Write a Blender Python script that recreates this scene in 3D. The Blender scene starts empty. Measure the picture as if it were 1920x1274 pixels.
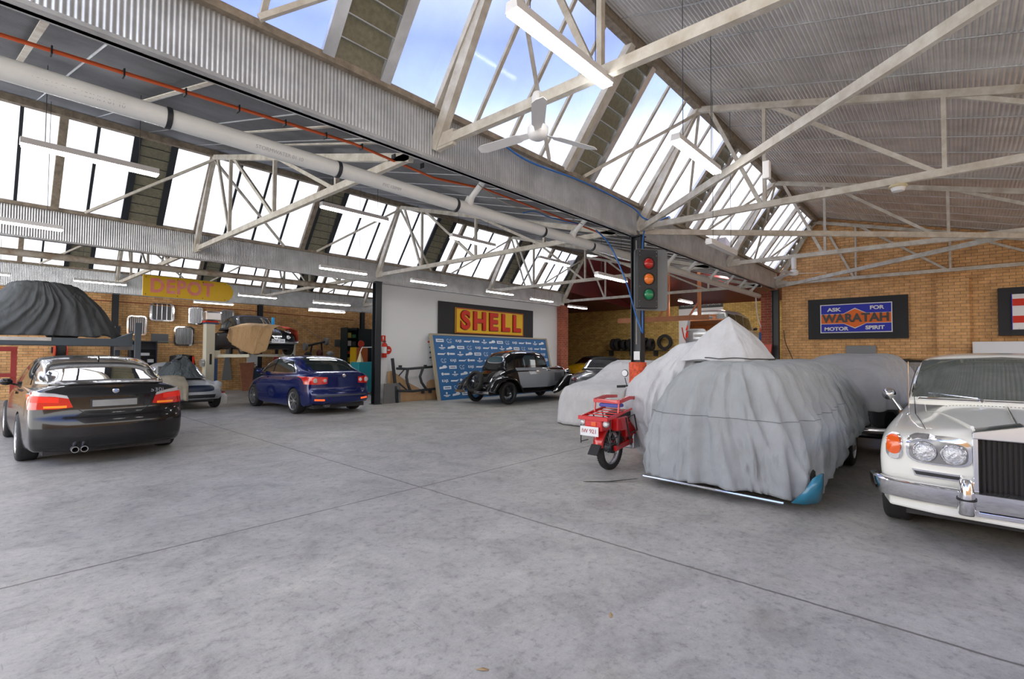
import bpy, bmesh, math, random
from mathutils import Vector, Matrix, noise
from mathutils.bvhtree import BVHTree
PI=math.pi; S=bpy.context.scene; COL=S.collection
random.seed(7)
# ---------------------------------------------------------------- camera
FPX=926.2; yaw,pit,rol=math.radians(41.923),math.radians(1.721),math.radians(.358)
Fv=Vector((math.cos(yaw)*math.cos(pit),math.sin(yaw)*math.cos(pit),math.sin(pit)))
Rv=Vector((math.sin(yaw),-math.cos(yaw),0)); Uv=Rv.cross(Fv)
Rv,Uv=math.cos(rol)*Rv+math.sin(rol)*Uv,-math.sin(rol)*Rv+math.cos(rol)*Uv
cd=bpy.data.cameras.new('camera'); cam=bpy.data.objects.new('camera',cd); COL.objects.link(cam)
cam.matrix_world=Matrix((( Rv.x,Uv.x,-Fv.x,0),(Rv.y,Uv.y,-Fv.y,0),(Rv.z,Uv.z,-Fv.z,1.55),(0,0,0,1)))
cd.sensor_width=36; cd.lens=FPX/1920*36; cd.clip_end=300; S.camera=cam
# ---------------------------------------------------------------- sky
W=bpy.data.worlds.new('sky'); S.world=W; W.use_nodes=True
nt=W.node_tree; nt.nodes.clear()
tc=nt.nodes.new('ShaderNodeTexCoord'); sp=nt.nodes.new('ShaderNodeSeparateXYZ'); cr=nt.nodes.new('ShaderNodeValToRGB')
bg=nt.nodes.new('ShaderNodeBackground'); wo=nt.nodes.new('ShaderNodeOutputWorld')
nt.links.new(tc.outputs['Generated'],sp.inputs[0]); nt.links.new(sp.outputs['Z'],cr.inputs[0])
e=cr.color_ramp.elements; e[0].position=0.0; e[0].color=(.97,.955,.93,1); e[1].position=.9; e[1].color=(1,.97,.91,1)
for p,c in ((.33,(.97,.96,.95,1)),(.39,(.72,.78,.97,1)),(.46,(.30,.42,.85,1)),(.54,(.12,.21,.68,1)),(.62,(.40,.48,.75,1)),(.72,(.95,.94,.90,1))):
    q=e.new(p); q.color=c
nt.links.new(cr.outputs[0],bg.inputs[0]); bg.inputs[1].default_value=2.6
nt.links.new(bg.outputs[0],wo.inputs[0])
S.view_settings.view_transform='Standard'; S.view_settings.look='None'; S.view_settings.gamma=1
S.view_settings.exposure=0.66; S.view_settings.use_curve_mapping=False
# ---------------------------------------------------------------- materials
MATS={}
def mat(name,col=(.5,.5,.5),rough=.5,metal=0.,var=0.,vs=6.,bump=0.,bs=40.,coat=0.,emit=0.,spec=.5,dirt=None):
    if name in MATS: return MATS[name]
    m=bpy.data.materials.new(name); m.use_nodes=True; n=m.node_tree.nodes; l=m.node_tree.links
    b=n['Principled BSDF']; b.inputs['Base Color'].default_value=(*col,1); b.inputs['Roughness'].default_value=rough
    b.inputs['Metallic'].default_value=metal; b.inputs['Coat Weight'].default_value=coat; b.inputs['Coat Roughness'].default_value=.04
    b.inputs['Specular IOR Level'].default_value=spec
    if emit: b.inputs['Emission Color'].default_value=(*col,1); b.inputs['Emission Strength'].default_value=emit
    if var or bump:
        t=n.new('ShaderNodeTexCoord')
    if var:
        x=n.new('ShaderNodeTexNoise'); x.inputs['Scale'].default_value=vs; x.inputs['Detail'].default_value=6; x.inputs['Roughness'].default_value=.65
        l.new(t.outputs['Object'],x.inputs['Vector'])
        r=n.new('ShaderNodeValToRGB'); r.color_ramp.elements[0].position=.3; r.color_ramp.elements[1].position=.7
        d=dirt or tuple(c*(1-var) for c in col)
        r.color_ramp.elements[0].color=(*d,1); r.color_ramp.elements[1].color=(*[min(1,c*(1+var*.5)) for c in col],1)
        l.new(x.outputs[0],r.inputs[0]); l.new(r.outputs[0],b.inputs['Base Color'])
    if bump:
        x=n.new('ShaderNodeTexNoise'); x.inputs['Scale'].default_value=bs; x.inputs['Detail'].default_value=4
        l.new(t.outputs['Object'],x.inputs['Vector'])
        u=n.new('ShaderNodeBump'); u.inputs['Strength'].default_value=bump; u.inputs['Distance'].default_value=.02
        l.new(x.outputs[0],u.inputs['Height']); l.new(u.outputs[0],b.inputs['Normal'])
    MATS[name]=m; return m
def brickmat(name,c1,c2,mortar,axis='y',bw=.24,bh=.086,dark=.0):
    m=bpy.data.materials.new(name); m.use_nodes=True; n=m.node_tree.nodes; l=m.node_tree.links; b=n['Principled BSDF']
    t=n.new('ShaderNodeTexCoord'); s=n.new('ShaderNodeSeparateXYZ'); c=n.new('ShaderNodeCombineXYZ')
    l.new(t.outputs['Object'],s.inputs[0])
    if axis=='xy':
        a=n.new('ShaderNodeMath'); l.new(s.outputs['X'],a.inputs[0]); l.new(s.outputs['Y'],a.inputs[1]); l.new(a.outputs[0],c.inputs[0])
    else: l.new(s.outputs['Y' if axis=='x' else 'X'],c.inputs[0])
    l.new(s.outputs['Z'],c.inputs[1])
    k=n.new('ShaderNodeTexBrick'); l.new(c.outputs[0],k.inputs['Vector']); k.inputs['Scale'].default_value=1
    k.inputs['Brick Width'].default_value=bw; k.inputs['Row Height'].default_value=bh; k.inputs['Mortar Size'].default_value=.006; k.inputs['Mortar Smooth'].default_value=.3
    k.inputs['Color1'].default_value=(*c1,1); k.inputs['Color2'].default_value=(*c2,1); k.inputs['Mortar'].default_value=(*mortar,1); k.inputs['Bias'].default_value=-.15
    # second, offset noise gives odd dark and pale bricks
    x=n.new('ShaderNodeTexNoise'); x.inputs['Scale'].default_value=3.5; x.inputs['Detail'].default_value=8; x.inputs['Roughness'].default_value=.7; l.new(t.outputs['Object'],x.inputs['Vector'])
    mx=n.new('ShaderNodeMix'); mx.data_type='RGBA'; mx.blend_type='MULTIPLY'; mx.inputs[0].default_value=.55
    r=n.new('ShaderNodeValToRGB'); r.color_ramp.elements[0].position=.35; r.color_ramp.elements[0].color=(.55,.48,.42,1); r.color_ramp.elements[1].position=.62; r.color_ramp.elements[1].color=(1.1,1.08,1.02,1)
    l.new(x.outputs[0],r.inputs[0]); l.new(k.outputs[0],mx.inputs[6]); l.new(r.outputs[0],mx.inputs[7]); l.new(mx.outputs[2],b.inputs['Base Color'])
    u=n.new('ShaderNodeBump'); u.inputs['Strength'].default_value=.6; u.inputs['Distance'].default_value=.006; u.invert=True; l.new(k.outputs['Fac'],u.inputs['Height']); l.new(u.outputs[0],b.inputs['Normal'])
    b.inputs['Roughness'].default_value=.8; MATS[name]=m; return m
def floormat():
    m=bpy.data.materials.new('concrete'); m.use_nodes=True; n=m.node_tree.nodes; l=m.node_tree.links; b=n['Principled BSDF']
    t=n.new('ShaderNodeTexCoord')
    def noi(sc,de,ro,vec=None,dist=0):
        x=n.new('ShaderNodeTexNoise'); x.inputs['Scale'].default_value=sc; x.inputs['Detail'].default_value=de; x.inputs['Roughness'].default_value=ro; x.inputs['Distortion'].default_value=dist
        l.new(vec or t.outputs['Object'],x.inputs['Vector']); return x.outputs[0]
    def ramp(i,*st):
        r=n.new('ShaderNodeValToRGB'); ee=r.color_ramp.elements
        ee[0].position,c=st[0]; ee[0].color=(*c,1) if isinstance(c,tuple) else (c,c,c,1)
        ee[1].position,c=st[-1]; ee[1].color=(*c,1) if isinstance(c,tuple) else (c,c,c,1)
        for p,c in st[1:-1]:
            q=ee.new(p); q.color=(*c,1) if isinstance(c,tuple) else (c,c,c,1)
        l.new(i,r.inputs[0]); return r.outputs[0]
    def mul(a,bb,f=1,mode='MULTIPLY'):
        x=n.new('ShaderNodeMix'); x.data_type='RGBA'; x.blend_type=mode
        if isinstance(f,(int,float)): x.inputs[0].default_value=f
        else: l.new(f,x.inputs[0])
        for q,v in ((6,a),(7,bb)):
            if isinstance(v,tuple): x.inputs[q].default_value=(*v,1)
            else: l.new(v,x.inputs[q])
        return x.outputs[2]
    base=ramp(noi(.35,6,.6),(.3,(.315,.303,.280)),(.5,(.36,.347,.320)),(.7,(.405,.388,.350)))
    c=mul(base,ramp(noi(2.2,10,.72,dist=.6),(.33,.72),(.5,.97),(.66,1.12)))
    c=mul(c,ramp(noi(14,8,.75),(.36,.66),(.46,1.0),(.66,1.16)),.9)
    c=mul(c,ramp(noi(60,6,.8),(.36,.70),(.46,1.0),(.7,1.12)),.6)
    # scratches: stretched noise
    mp=n.new('ShaderNodeMapping'); mp.inputs['Scale'].default_value=(30,3,1); mp.inputs['Rotation'].default_value=(0,0,.5); l.new(t.outputs['Object'],mp.inputs[0])
    c=mul(c,ramp(noi(1.5,6,.6,mp.outputs[0]),(.30,.62),(.36,1.0),(1,1.0)),.7)
    mp2=n.new('ShaderNodeMapping'); mp2.inputs['Scale'].default_value=(4,26,1); mp2.inputs['Rotation'].default_value=(0,0,-.7); l.new(t.outputs['Object'],mp2.inputs[0])
    c=mul(c,ramp(noi(1.7,6,.6,mp2.outputs[0]),(.0,1.0),(.64,1.0),(.70,1.25)),.8)
    # oil specks and stains
    v=n.new('ShaderNodeTexVoronoi'); v.inputs['Scale'].default_value=5; v.inputs['Randomness'].default_value=1; l.new(t.outputs['Object'],v.inputs['Vector'])
    c=mul(c,ramp(v.outputs['Distance'],(.0,.45),(.05,.8),(.075,1.0)),.7)
    v2=n.new('ShaderNodeTexVoronoi'); v2.inputs['Scale'].default_value=.9; l.new(t.outputs['Object'],v2.inputs['Vector'])
    c=mul(c,ramp(v2.outputs['Distance'],(.0,(.72,.70,.60)),(.10,(.9,.89,.84)),(.16,1.0)),.5)
    # pale worn patch in the middle of the near slab
    c=mul(c,ramp(noi(.9,5,.8,dist=1.2),(.0,1.0),(.55,1.0),(.72,(1.14,1.14,1.09))),1)
    b.inputs['Roughness'].default_value=.5
    l.new(ramp(noi(1.2,6,.6),(.3,.42),(.7,.62)),b.inputs['Roughness'])
    # saw-cut joints
    s=n.new('ShaderNodeSeparateXYZ'); l.new(t.outputs['Object'],s.inputs[0])
    wob=noi(6,4,.7)
    def M(op,a,bb=None):
        x=n.new('ShaderNodeMath'); x.operation=op
        for q,v_ in ((0,a),(1,bb)):
            if v_ is None: continue
            if isinstance(v_,(int,float)): x.inputs[q].default_value=v_
            else: l.new(v_,x.inputs[q])
        return x.outputs[0]
    w=M('MULTIPLY',M('SUBTRACT',wob,.5),.035)
    def joint(o,pos): return M('ABSOLUTE',M('ADD',M('SUBTRACT',o,pos),w))
    d=M('MINIMUM',joint(s.outputs['X'],3.605),joint(s.outputs['Y'],4.66))
    c=mul(c,(.12,.11,.095),ramp(d,(.006,1.0),(.015,0.0)),'MIX')
    l.new(c,b.inputs['Base Color'])
    u=n.new('ShaderNodeBump'); u.inputs['Strength'].default_value=.25; u.inputs['Distance'].default_value=.01
    l.new(noi(25,8,.7),u.inputs['Height']); l.new(u.outputs[0],b.inputs['Normal'])
    MATS['concrete']=m; return m
def glassmat(name,tint=(.42,.43,.47),fac=.13,trans=(.7,.72,.76)):
    m=bpy.data.materials.new(name); m.use_nodes=True; n=m.node_tree.nodes; l=m.node_tree.links; n.remove(n['Principled BSDF'])
    o=n['Material Output']; t=n.new('ShaderNodeBsdfTransparent'); tr=n.new('ShaderNodeBsdfTranslucent'); g=n.new('ShaderNodeBsdfGlossy'); g.inputs['Roughness'].default_value=.08
    x=n.new('ShaderNodeTexNoise'); tc=n.new('ShaderNodeTexCoord'); l.new(tc.outputs['Object'],x.inputs['Vector']); x.inputs['Scale'].default_value=1.3; x.inputs['Detail'].default_value=7
    r=n.new('ShaderNodeValToRGB'); r.color_ramp.elements[0].color=(*[c*.82 for c in tint],1); r.color_ramp.elements[1].color=(*[min(1,c*1.1) for c in tint],1); r.color_ramp.elements[0].position=.3; r.color_ramp.elements[1].position=.65
    l.new(x.outputs[0],r.inputs[0]); l.new(r.outputs[0],t.inputs[0]); tr.inputs[0].default_value=(*trans,1)
    a=n.new('ShaderNodeMixShader'); a.inputs[0].default_value=fac; l.new(t.outputs[0],a.inputs[1]); l.new(tr.outputs[0],a.inputs[2])
    c=n.new('ShaderNodeMixShader'); c.inputs[0].default_value=.05; l.new(a.outputs[0],c.inputs[1]); l.new(g.outputs[0],c.inputs[2]); l.new(c.outputs[0],o.inputs[0])
    MATS[name]=m; return m
# ---------------------------------------------------------------- mesh tools
class MB:
    def __init__(s): s.v=[]; s.f=[]
    def add(s,vs,fs):
        o=len(s.v); s.v+= [Vector(p) for p in vs]; s.f+=[tuple(i+o for i in f) for f in fs]; return s
    def box(s,x0,x1,y0,y1,z0,z1):
        return s.add([(x0,y0,z0),(x1,y0,z0),(x1,y1,z0),(x0,y1,z0),(x0,y0,z1),(x1,y0,z1),(x1,y1,z1),(x0,y1,z1)],
                     [(0,3,2,1),(4,5,6,7),(0,1,5,4),(1,2,6,5),(2,3,7,6),(3,0,4,7)])
    def bar(s,a,b,w,h,up=(0,0,1)):
        a=Vector(a); b=Vector(b); d=(b-a).normalized(); u=Vector(up)
        if abs(d.dot(u))>.98: u=Vector((1,0,0))
        r=d.cross(u).normalized(); u=r.cross(d).normalized()
        q=[]
        for p in (a,b):
            for i,j in ((-1,-1),(1,-1),(1,1),(-1,1)): q.append(p+r*w/2*i+u*h/2*j)
        return s.add(q,[(3,2,1,0),(4,5,6,7),(0,1,5,4),(1,2,6,5),(2,3,7,6),(3,0,4,7)])
    def tube(s,pts,r,n=8,cap=True):
        pts=[Vector(p) for p in pts]; m=len(pts); rr=r if isinstance(r,(list,tuple)) else [r]*m
        o=len(s.v); pu=None
        for k,p in enumerate(pts):
            d=(pts[min(k+1,m-1)]-pts[max(k-1,0)]).normalized()
            if pu is None:
                u=Vector((0,0,1)) if abs(d.z)<.9 else Vector((1,0,0))
            else: u=pu
            a=d.cross(u).normalized(); u=a.cross(d).normalized(); pu=u
            for i in range(n):
                t=2*PI*i/n; s.v.append(p+(a*math.cos(t)+u*math.sin(t))*rr[k])
        for k in range(m-1):
            for i in range(n):
                j=(i+1)%n; s.f.append((o+k*n+i,o+k*n+j,o+(k+1)*n+j,o+(k+1)*n+i))
        if cap: s.f.append(tuple(o+i for i in range(n))[::-1]); s.f.append(tuple(o+(m-1)*n+i for i in range(n)))
        return s
    def lathe(s,prof,c=(0,0,0),axis='z',n=24,close=False,cap=True):
        # prof: (radius, height along axis)
        o=len(s.v); c=Vector(c); m=len(prof)
        for r,h in prof:
            for i in range(n):
                t=2*PI*i/n; x,y=r*math.cos(t),r*math.sin(t)
                p={'z':(x,y,h),'x':(h,x,y),'y':(y,h,x)}[axis]; s.v.append(c+Vector(p))
        for k in range(m if close else m-1):
            for i in range(n):
                j=(i+1)%n; k2=(k+1)%m; s.f.append((o+k*n+i,o+k*n+j,o+k2*n+j,o+k2*n+i))
        if not close and cap:
            if prof[0][0]>1e-5: s.f.append(tuple(o+i for i in range(n))[::-1])
            if prof[-1][0]>1e-5: s.f.append(tuple(o+(m-1)*n+i for i in range(n)))
        return s
    def sphere(s,c,r,n=12,sc=(1,1,1)):
        k=max(4,n//2); pr=[(math.sin(PI*i/k)*r,-math.cos(PI*i/k)*r) for i in range(k+1)]; pr[0]=(1e-6,-r); pr[-1]=(1e-6,r)
        o=len(s.v); s.lathe(pr,(0,0,0),'z',n)
        for i in range(o,len(s.v)): v=s.v[i]; s.v[i]=Vector((v.x*sc[0],v.y*sc[1],v.z*sc[2]))+Vector(c)
        return s
    def prism(s,poly,a,b,plane='xy'):
        # extrude a polygon; plane 'xy' -> z from a to b, 'xz' -> y, 'yz' -> x
        n=len(poly)
        def P(p,h): return {'xy':(p[0],p[1],h),'xz':(p[0],h,p[1]),'yz':(h,p[0],p[1])}[plane]
        vs=[P(p,a) for p in poly]+[P(p,b) for p in poly]
        return s.add(vs,[tuple(range(n))[::-1],tuple(range(n,2*n))]+[(i,(i+1)%n,n+(i+1)%n,n+i) for i in range(n)])
    def grid(s,rows,closed=False,flip=False):
        m=len(rows); n=len(rows[0]); o=len(s.v)
        for r in rows: s.v+=[Vector(p) for p in r]
        for i in range(m-1):
            for j in range(n if closed else n-1):
                k=(j+1)%n; q=(o+i*n+j,o+i*n+k,o+(i+1)*n+k,o+(i+1)*n+j); s.f.append(q[::-1] if flip else q)
        return s
def obj(name,mb,m,parent=None,smooth=None,bevel=0,fix=True,sub=0,solid=0):
    me=bpy.data.meshes.new(name); me.from_pydata([tuple(v) for v in mb.v],[],mb.f); me.update()
    if fix or bevel:
        b=bmesh.new(); b.from_mesh(me)
        if fix: bmesh.ops.remove_doubles(b,verts=b.verts,dist=1e-5); bmesh.ops.recalc_face_normals(b,faces=b.faces)
        b.to_mesh(me); b.free()
    if isinstance(m,str): m=MATS[m]
    me.materials.append(m)
    if smooth is not None:
        me.polygons.foreach_set('use_smooth',[True]*len(me.polygons))
        if smooth<180: me.set_sharp_from_angle(angle=math.radians(smooth))
    o=bpy.data.objects.new(name,me); COL.objects.link(o); o.parent=parent
    if bevel:
        q=o.modifiers.new('bevel','BEVEL'); q.width=bevel; q.segments=2; q.limit_method='ANGLE'
    if solid:
        q=o.modifiers.new('solid','SOLIDIFY'); q.thickness=solid; q.offset=-1
    if sub:
        q=o.modifiers.new('sub','SUBSURF'); q.levels=q.render_levels=sub
    return o
def tag(o,label,cat,group=None,kind=None):
    o['label']=label; o['category']=cat
    if group: o['group']=group
    if kind: o['kind']=kind
    return o
def thing(name,label,cat,loc=(0,0,0),rz=0,group=None):
    o=bpy.data.objects.new(name,None); COL.objects.link(o); o.location=loc; o.rotation_euler=(0,0,rz); o.empty_display_size=.1
    return tag(o,label,cat,group)
def struct(name,mb,m,label=None,**k):
    o=obj(name,mb,m,**k); o['kind']='structure'
    if label: o['label']=label
    return o
def sroot(name,loc=(0,0,0)):
    o=bpy.data.objects.new(name,None); COL.objects.link(o); o.location=loc; o['kind']='structure'; return o
def copy_tree(o,parent=None):
    c=o.copy(); COL.objects.link(c); c.parent=parent
    for ch in list(o.children): copy_tree(ch,c)
    return c
def text(name,s,size,m,parent,loc,rot=(PI/2,0,0),ext=.004,sx=1.,bold=0.,align='CENTER',space=1.):
    cu=bpy.data.curves.new(name,'FONT'); cu.body=s; cu.size=size; cu.extrude=ext; cu.align_x=align; cu.align_y='CENTER'; cu.offset=bold; cu.space_character=space
    t=bpy.data.objects.new(name,cu); COL.objects.link(t); bpy.context.view_layer.update()
    me=bpy.data.meshes.new_from_object(t); bpy.data.objects.remove(t)
    me.materials.clear(); me.materials.append(MATS[m] if isinstance(m,str) else m)
    o=bpy.data.objects.new(name,me); COL.objects.link(o); o.parent=parent; o.location=loc; o.rotation_euler=rot; o.scale=(sx,1,1); return o
def lerp(a,b,t): return a+(b-a)*t
def interp(t,pts):
    # monotone cubic through (t,v)
    n=len(pts)
    if t<=pts[0][0]: return pts[0][1]
    if t>=pts[-1][0]: return pts[-1][1]
    for i in range(n-1):
        if t<=pts[i+1][0]: break
    x0,y0=pts[i]; x1,y1=pts[i+1]; h=x1-x0; d=(y1-y0)/h
    def sl(k):
        if k==0: return (pts[1][1]-pts[0][1])/(pts[1][0]-pts[0][0])
        if k==n-1: return (pts[-1][1]-pts[-2][1])/(pts[-1][0]-pts[-2][0])
        a=(pts[k][1]-pts[k-1][1])/(pts[k][0]-pts[k-1][0]); b=(pts[k+1][1]-pts[k][1])/(pts[k+1][0]-pts[k][0])
        return 0 if a*b<=0 else 2*a*b/(a+b)
    m0,m1=sl(i),sl(i+1); s=(t-x0)/h
    return (2*s**3-3*s*s+1)*y0+(s**3-2*s*s+s)*h*m0+(-2*s**3+3*s*s)*y1+(s**3-s*s)*h*m1
# common materials
mat('rail_metal',(.60,.58,.52),.6,0,.3,5,dirt=(.42,.37,.29))
mat('dull_lining',(.20,.205,.22),.38,.35,.35,1.2)
mat('old_timber',(.30,.25,.19),.85,0,.45,9)
mat('galv',(.62,.64,.66),.38,.75,.25,3)
mat('foil',(.72,.71,.69),.40,.55,.3,1.2)
mat('dark_steel',(.02,.024,.03),.45)
mat('white_paint',(.74,.76,.78),.6)
mat('pvc',(.72,.75,.75),.3,0,.08,3)
mat('white_metal',(.78,.78,.78),.4)
mat('tube_glow',(1,1,1),.5,emit=20.)
mat('black_rubber',(.018,.018,.018),.75,bump=.3,bs=60)
mat('chrome',(.78,.78,.80),.08,1.)
mat('alloy',(.62,.63,.65),.28,.9)
mat('black_plastic',(.02,.02,.022),.5)
mat('dark_glass',(.012,.018,.018),.06,spec=.5)
mat('orange_cable',(.75,.13,.03),.5)
mat('blue_cable',(.02,.15,.5),.4)
mat('grey_cable',(.30,.29,.26),.6)
mat('red_ceiling',(.10,.008,.010),.5,0,.3,2)
mat('black_board',(.018,.019,.022),.7)
mat('louvre_glass',(.20,.19,.13),.35,0,.3,20)
floormat()
brickmat('tan_brick',(.80,.49,.22),(.62,.34,.13),(.23,.17,.11),'y')
brickmat('tan_brick_end',(.80,.47,.21),(.62,.35,.14),(.27,.19,.12),'x')
brickmat('annex_brick',(.66,.46,.15),(.44,.29,.08),(.10,.07,.04),'x')
brickmat('red_brick',(.42,.10,.05),(.30,.06,.035),(.50,.36,.28),'xy')
glassmat('wired_glass')
# ================================================================ BUILDING
GX=[-1.3,3.6,8.5,13.4,18.3]; YG=[4.45,13.25,22.05]
# floor
fl=MB().add([(-9,-9,0),(34,-9,0),(34,24,0),(-9,24,0)],[(0,1,2,3)]); struct('floor',fl,'concrete')
# walls
struct('wall_back',MB().box(-6,18.6,22.35,22.6,0,4.4),'tan_brick')
struct('wall_right',MB().add([(18.3,-9,0),(18.3,4.3,0),(18.3,4.3,4.3),(18.3,3.3,6.12),(18.3,-4.3,4.08),(18.3,-9,4.08),
     (18.55,-9,0),(18.55,4.3,0),(18.55,4.3,4.3),(18.55,3.3,6.12),(18.55,-4.3,4.08),(18.55,-9,4.08)],
     [(0,1,2,3,4,5),(11,10,9,8,7,6),(0,6,7,1),(1,7,8,2),(2,8,9,3),(3,9,10,4),(4,10,11,5),(5,11,6,0)]),'tan_brick_end')
struct('trim_1',MB().box(18.17,18.3,-.30,.38,0,3.74),'tan_brick_end','tan brick pier projecting from the end wall')
struct('wall_partition',MB().box(8.62,18.0,13.42,13.6,0,3.78),'white_paint','white painted partition wall')
struct('wall_partition_end',MB().box(18.0,18.55,13.2,13.75,0,3.78),'red_brick','red brick pier at the end of the white wall')
struct('wall_pier',MB().box(18.3,18.75,4.58,4.95,0,3.75),'red_brick','red brick pier beside the black column')
# gable of the end wall in the second bay, above the opening
struct('wall_right_upper',MB().prism([(13.75,3.8),(22.35,3.8),(22.35,4.6),(13.75,4.0)],18.3,18.55,'yz'),'tan_brick_end')
struct('wall_right_rear',MB().box(18.3,18.55,13.75,22.35,0,3.8),'tan_brick_end')
struct('wall_front_added',MB().box(-9,18.5,-9.2,-9,0,3.8),'tan_brick')  # unseen wall added behind the camera to darken reflections in the car paint
struct('wall_left_added',MB().box(-9.2,-9,-9.2,3.5,0,3.8),'tan_brick_end')  # unseen wall added for reflections, cut short so daylight reaches the rear bays
# annex
struct('wall_annex',MB().box(25,25.25,1,20,0,4.2),'annex_brick')
struct('wall_annex_side',MB().box(18.6,25.2,19.8,20,0,4.5),'annex_brick')
struct('ceiling_annex',MB().add([(25.1,6.2,4.15),(25.1,13.3,4.15),(18.6,13.3,5.9),(18.6,6.2,5.9)],[(0,1,2,3)]).add([(25.1,1,4.15),(25.1,6.2,4.15),(18.6,6.2,4.5),(18.6,1,4.5)],[(0,1,2,3)]).add([(25.1,13.3,4.15),(25.1,20,4.15),(18.6,20,4.5),(18.6,13.3,4.5)],[(0,1,2,3)]).add([(25.1,6.2,4.15),(18.6,6.2,5.9),(18.6,6.2,4.5)],[(0,1,2)]).add([(25.1,13.3,4.15),(18.6,13.3,5.9),(18.6,13.3,4.5)],[(0,1,2)]),'red_ceiling',solid=.05)
# corrugated sheet: wave runs along a, ridges along b
def corr(name,o,a,b,pitch=.076,amp=.009,m='galv',seg=6,label=None,parent=None):
    o=Vector(o); a=Vector(a); b=Vector(b); n=int(a.length/pitch*seg); nn=a.cross(b).normalized(); rows=[[],[]]
    for i in range(n+1):
        t=i/n; h=amp*math.sin(2*PI*i/seg); p=o+a*t+nn*h; rows[0].append(p); rows[1].append(p+b)
    q=MB().grid(rows); ob=obj(name,q,m,parent,smooth=180,fix=False)
    if parent is None: ob['kind']='structure'
    if label: ob['label']=label
    return ob
X0,X1=-2.2,18.3
for k,yg in enumerate(YG):
    yr=yg-1.15; zb=(3.82,3.76,3.62)[k]
    # roof plane from ridge down to previous gutter; corrugations run along X
    ye=yr-7.65
    corr('ceiling_bay',(X0,yr+.05,6.02),(0,-7.75 if k==0 else -7.64,-2.08 if k==0 else -2.05),(X1-X0,0,0),.056,.008,'foil' if k==0 else 'dull_lining')
    ty=(yg+.02)
    corr('trim_fascia',(X0,yg,zb),(X1-X0,0,0),(0,0,4.33-zb),.038,.006,'galv')
    g=MB().box(X0,X1,yg+.012,yg+.05,zb,4.33).box(X0,X1,yg,yg+.10,zb-.03,zb).box(X0,X1,yg+.05,yg+.12,zb-.03,4.08); g.box(X0,X1,yg-.016,yg+.02,zb-.028,zb+.004)
    struct('trim_gutter',g,'galv','box gutter edge below the corrugated fascia')
    sl=MB().box(X0,X1,yg-.07,yg+.06,4.33,4.40).bar((X0,yr-.02,5.93),(X1,yr-.02,5.93),.12,.16)
    struct('trim_sill',sl,'old_timber','weathered timber sill and head of the glazing')
    struct('roof_sheet_added',MB().add([(X0,yr,6.10),(X1+.3,yr,6.10),(X1+.3,yr-7.55,4.10),(X0,yr-7.55,4.10)],[(0,1,2,3)]),mat('roof_white',(.86,.87,.88),.6),solid=.02)  # white outer sheet added to bounce skylight and whiten the lower panes
    # purlin laps on the roof plane
    if k<2:
        q=MB(); x=X0+.5
        while x<X1:
            q.bar((x,yr-.1,5.975),(x,yr-7.5,3.98),.014,.012); x+=.82
        struct('trim_laps',q,'galv','bright sheet lap strips across the roof lining')
# timber glazing: X positions
def gl(yg,x,t,off=0):   # point on the glazing plane, t 0 sill..1 head
    a=Vector((x,yg-.02,4.40)); b=Vector((x,yg-1.15,5.93)); n=Vector((0,-1.53,-1.13)).normalized()
    return a+(b-a)*t+n*off
halves=[(-1.3,1.15,[-.65,0,.6],None),(1.15,3.6,[1.65,2.25,2.88],(2.25,2.88)),(3.6,6.1,[4.2,4.84,5.5],None),(6.1,8.5,[6.2,6.82,7.45,8.08],(6.2,6.82)),
        (8.5,11.1,[9.25,10.02,10.68],(10.02,10.68)),(11.1,13.4,[11.75,12.5],None),(13.4,16.0,[14.0,14.62,15.3],(14.0,14.62)),(16.0,18.3,[16.6,17.2,17.8],(17.8,18.25))]
wn=0
for k,yg in enumerate(YG):
    for h,(a,b,bars,lv) in enumerate(halves):
        if k==0 and h==0: pass
        wn+=1; r=sroot('window_%d'%wn,(0,0,0))
        pn=MB(); pn.add([gl(yg,a,0),gl(yg,lv[0] if lv else b,0),gl(yg,lv[0] if lv else b,1),gl(yg,a,1)],[(0,1,2,3)])
        if lv and lv[1]<b-.1: pn.add([gl(yg,lv[1],0),gl(yg,b,0),gl(yg,b,1),gl(yg,lv[1],1)],[(0,1,2,3)])
        obj('pane',pn,'wired_glass',r,fix=False)
        q=MB()
        for x in bars: q.bar(gl(yg,x,0,.01),gl(yg,x,1,.01),.035,.05,(1,0,0))
        obj('glazing_bar',q,'dark_steel' if k else 'rail_metal',r)
        obj('mullion',MB().bar(gl(yg,b,0,.04),gl(yg,b,1,.04),.07 if h%2 else .10,.12,(1,0,0)),'old_timber' if k else 'rail_metal',r)
        if lv:
            q=MB(); n=9
            for i in range(n):
                t0=i/n; t1=(i+1.12)/n
                q.bar(gl(yg,(lv[0]+lv[1])/2,t0,.03),gl(yg,(lv[0]+lv[1])/2,t1,-.035),lv[1]-lv[0],.008,(1,0,0)) if False else q.add(
                    [gl(yg,lv[0]+.02,t0,.04),gl(yg,lv[1]-.02,t0,.04),gl(yg,lv[1]-.02,t1,-.03),gl(yg,lv[0]+.02,t1,-.03)],[(0,1,2,3)])
            obj('louvre_blades',q,'louvre_glass',r,fix=False,solid=.006)
            q=MB()
            for x in lv: q.bar(gl(yg,x,0,.03),gl(yg,x,1,.03),.05,.12,(1,0,0))
            for i in range(n): q.bar(gl(yg,lv[0],i/n,.045),gl(yg,lv[1],i/n,.045),.012,.012)
            obj('louvre_frame',q,'dark_steel' if k else 'galv',r)
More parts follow.
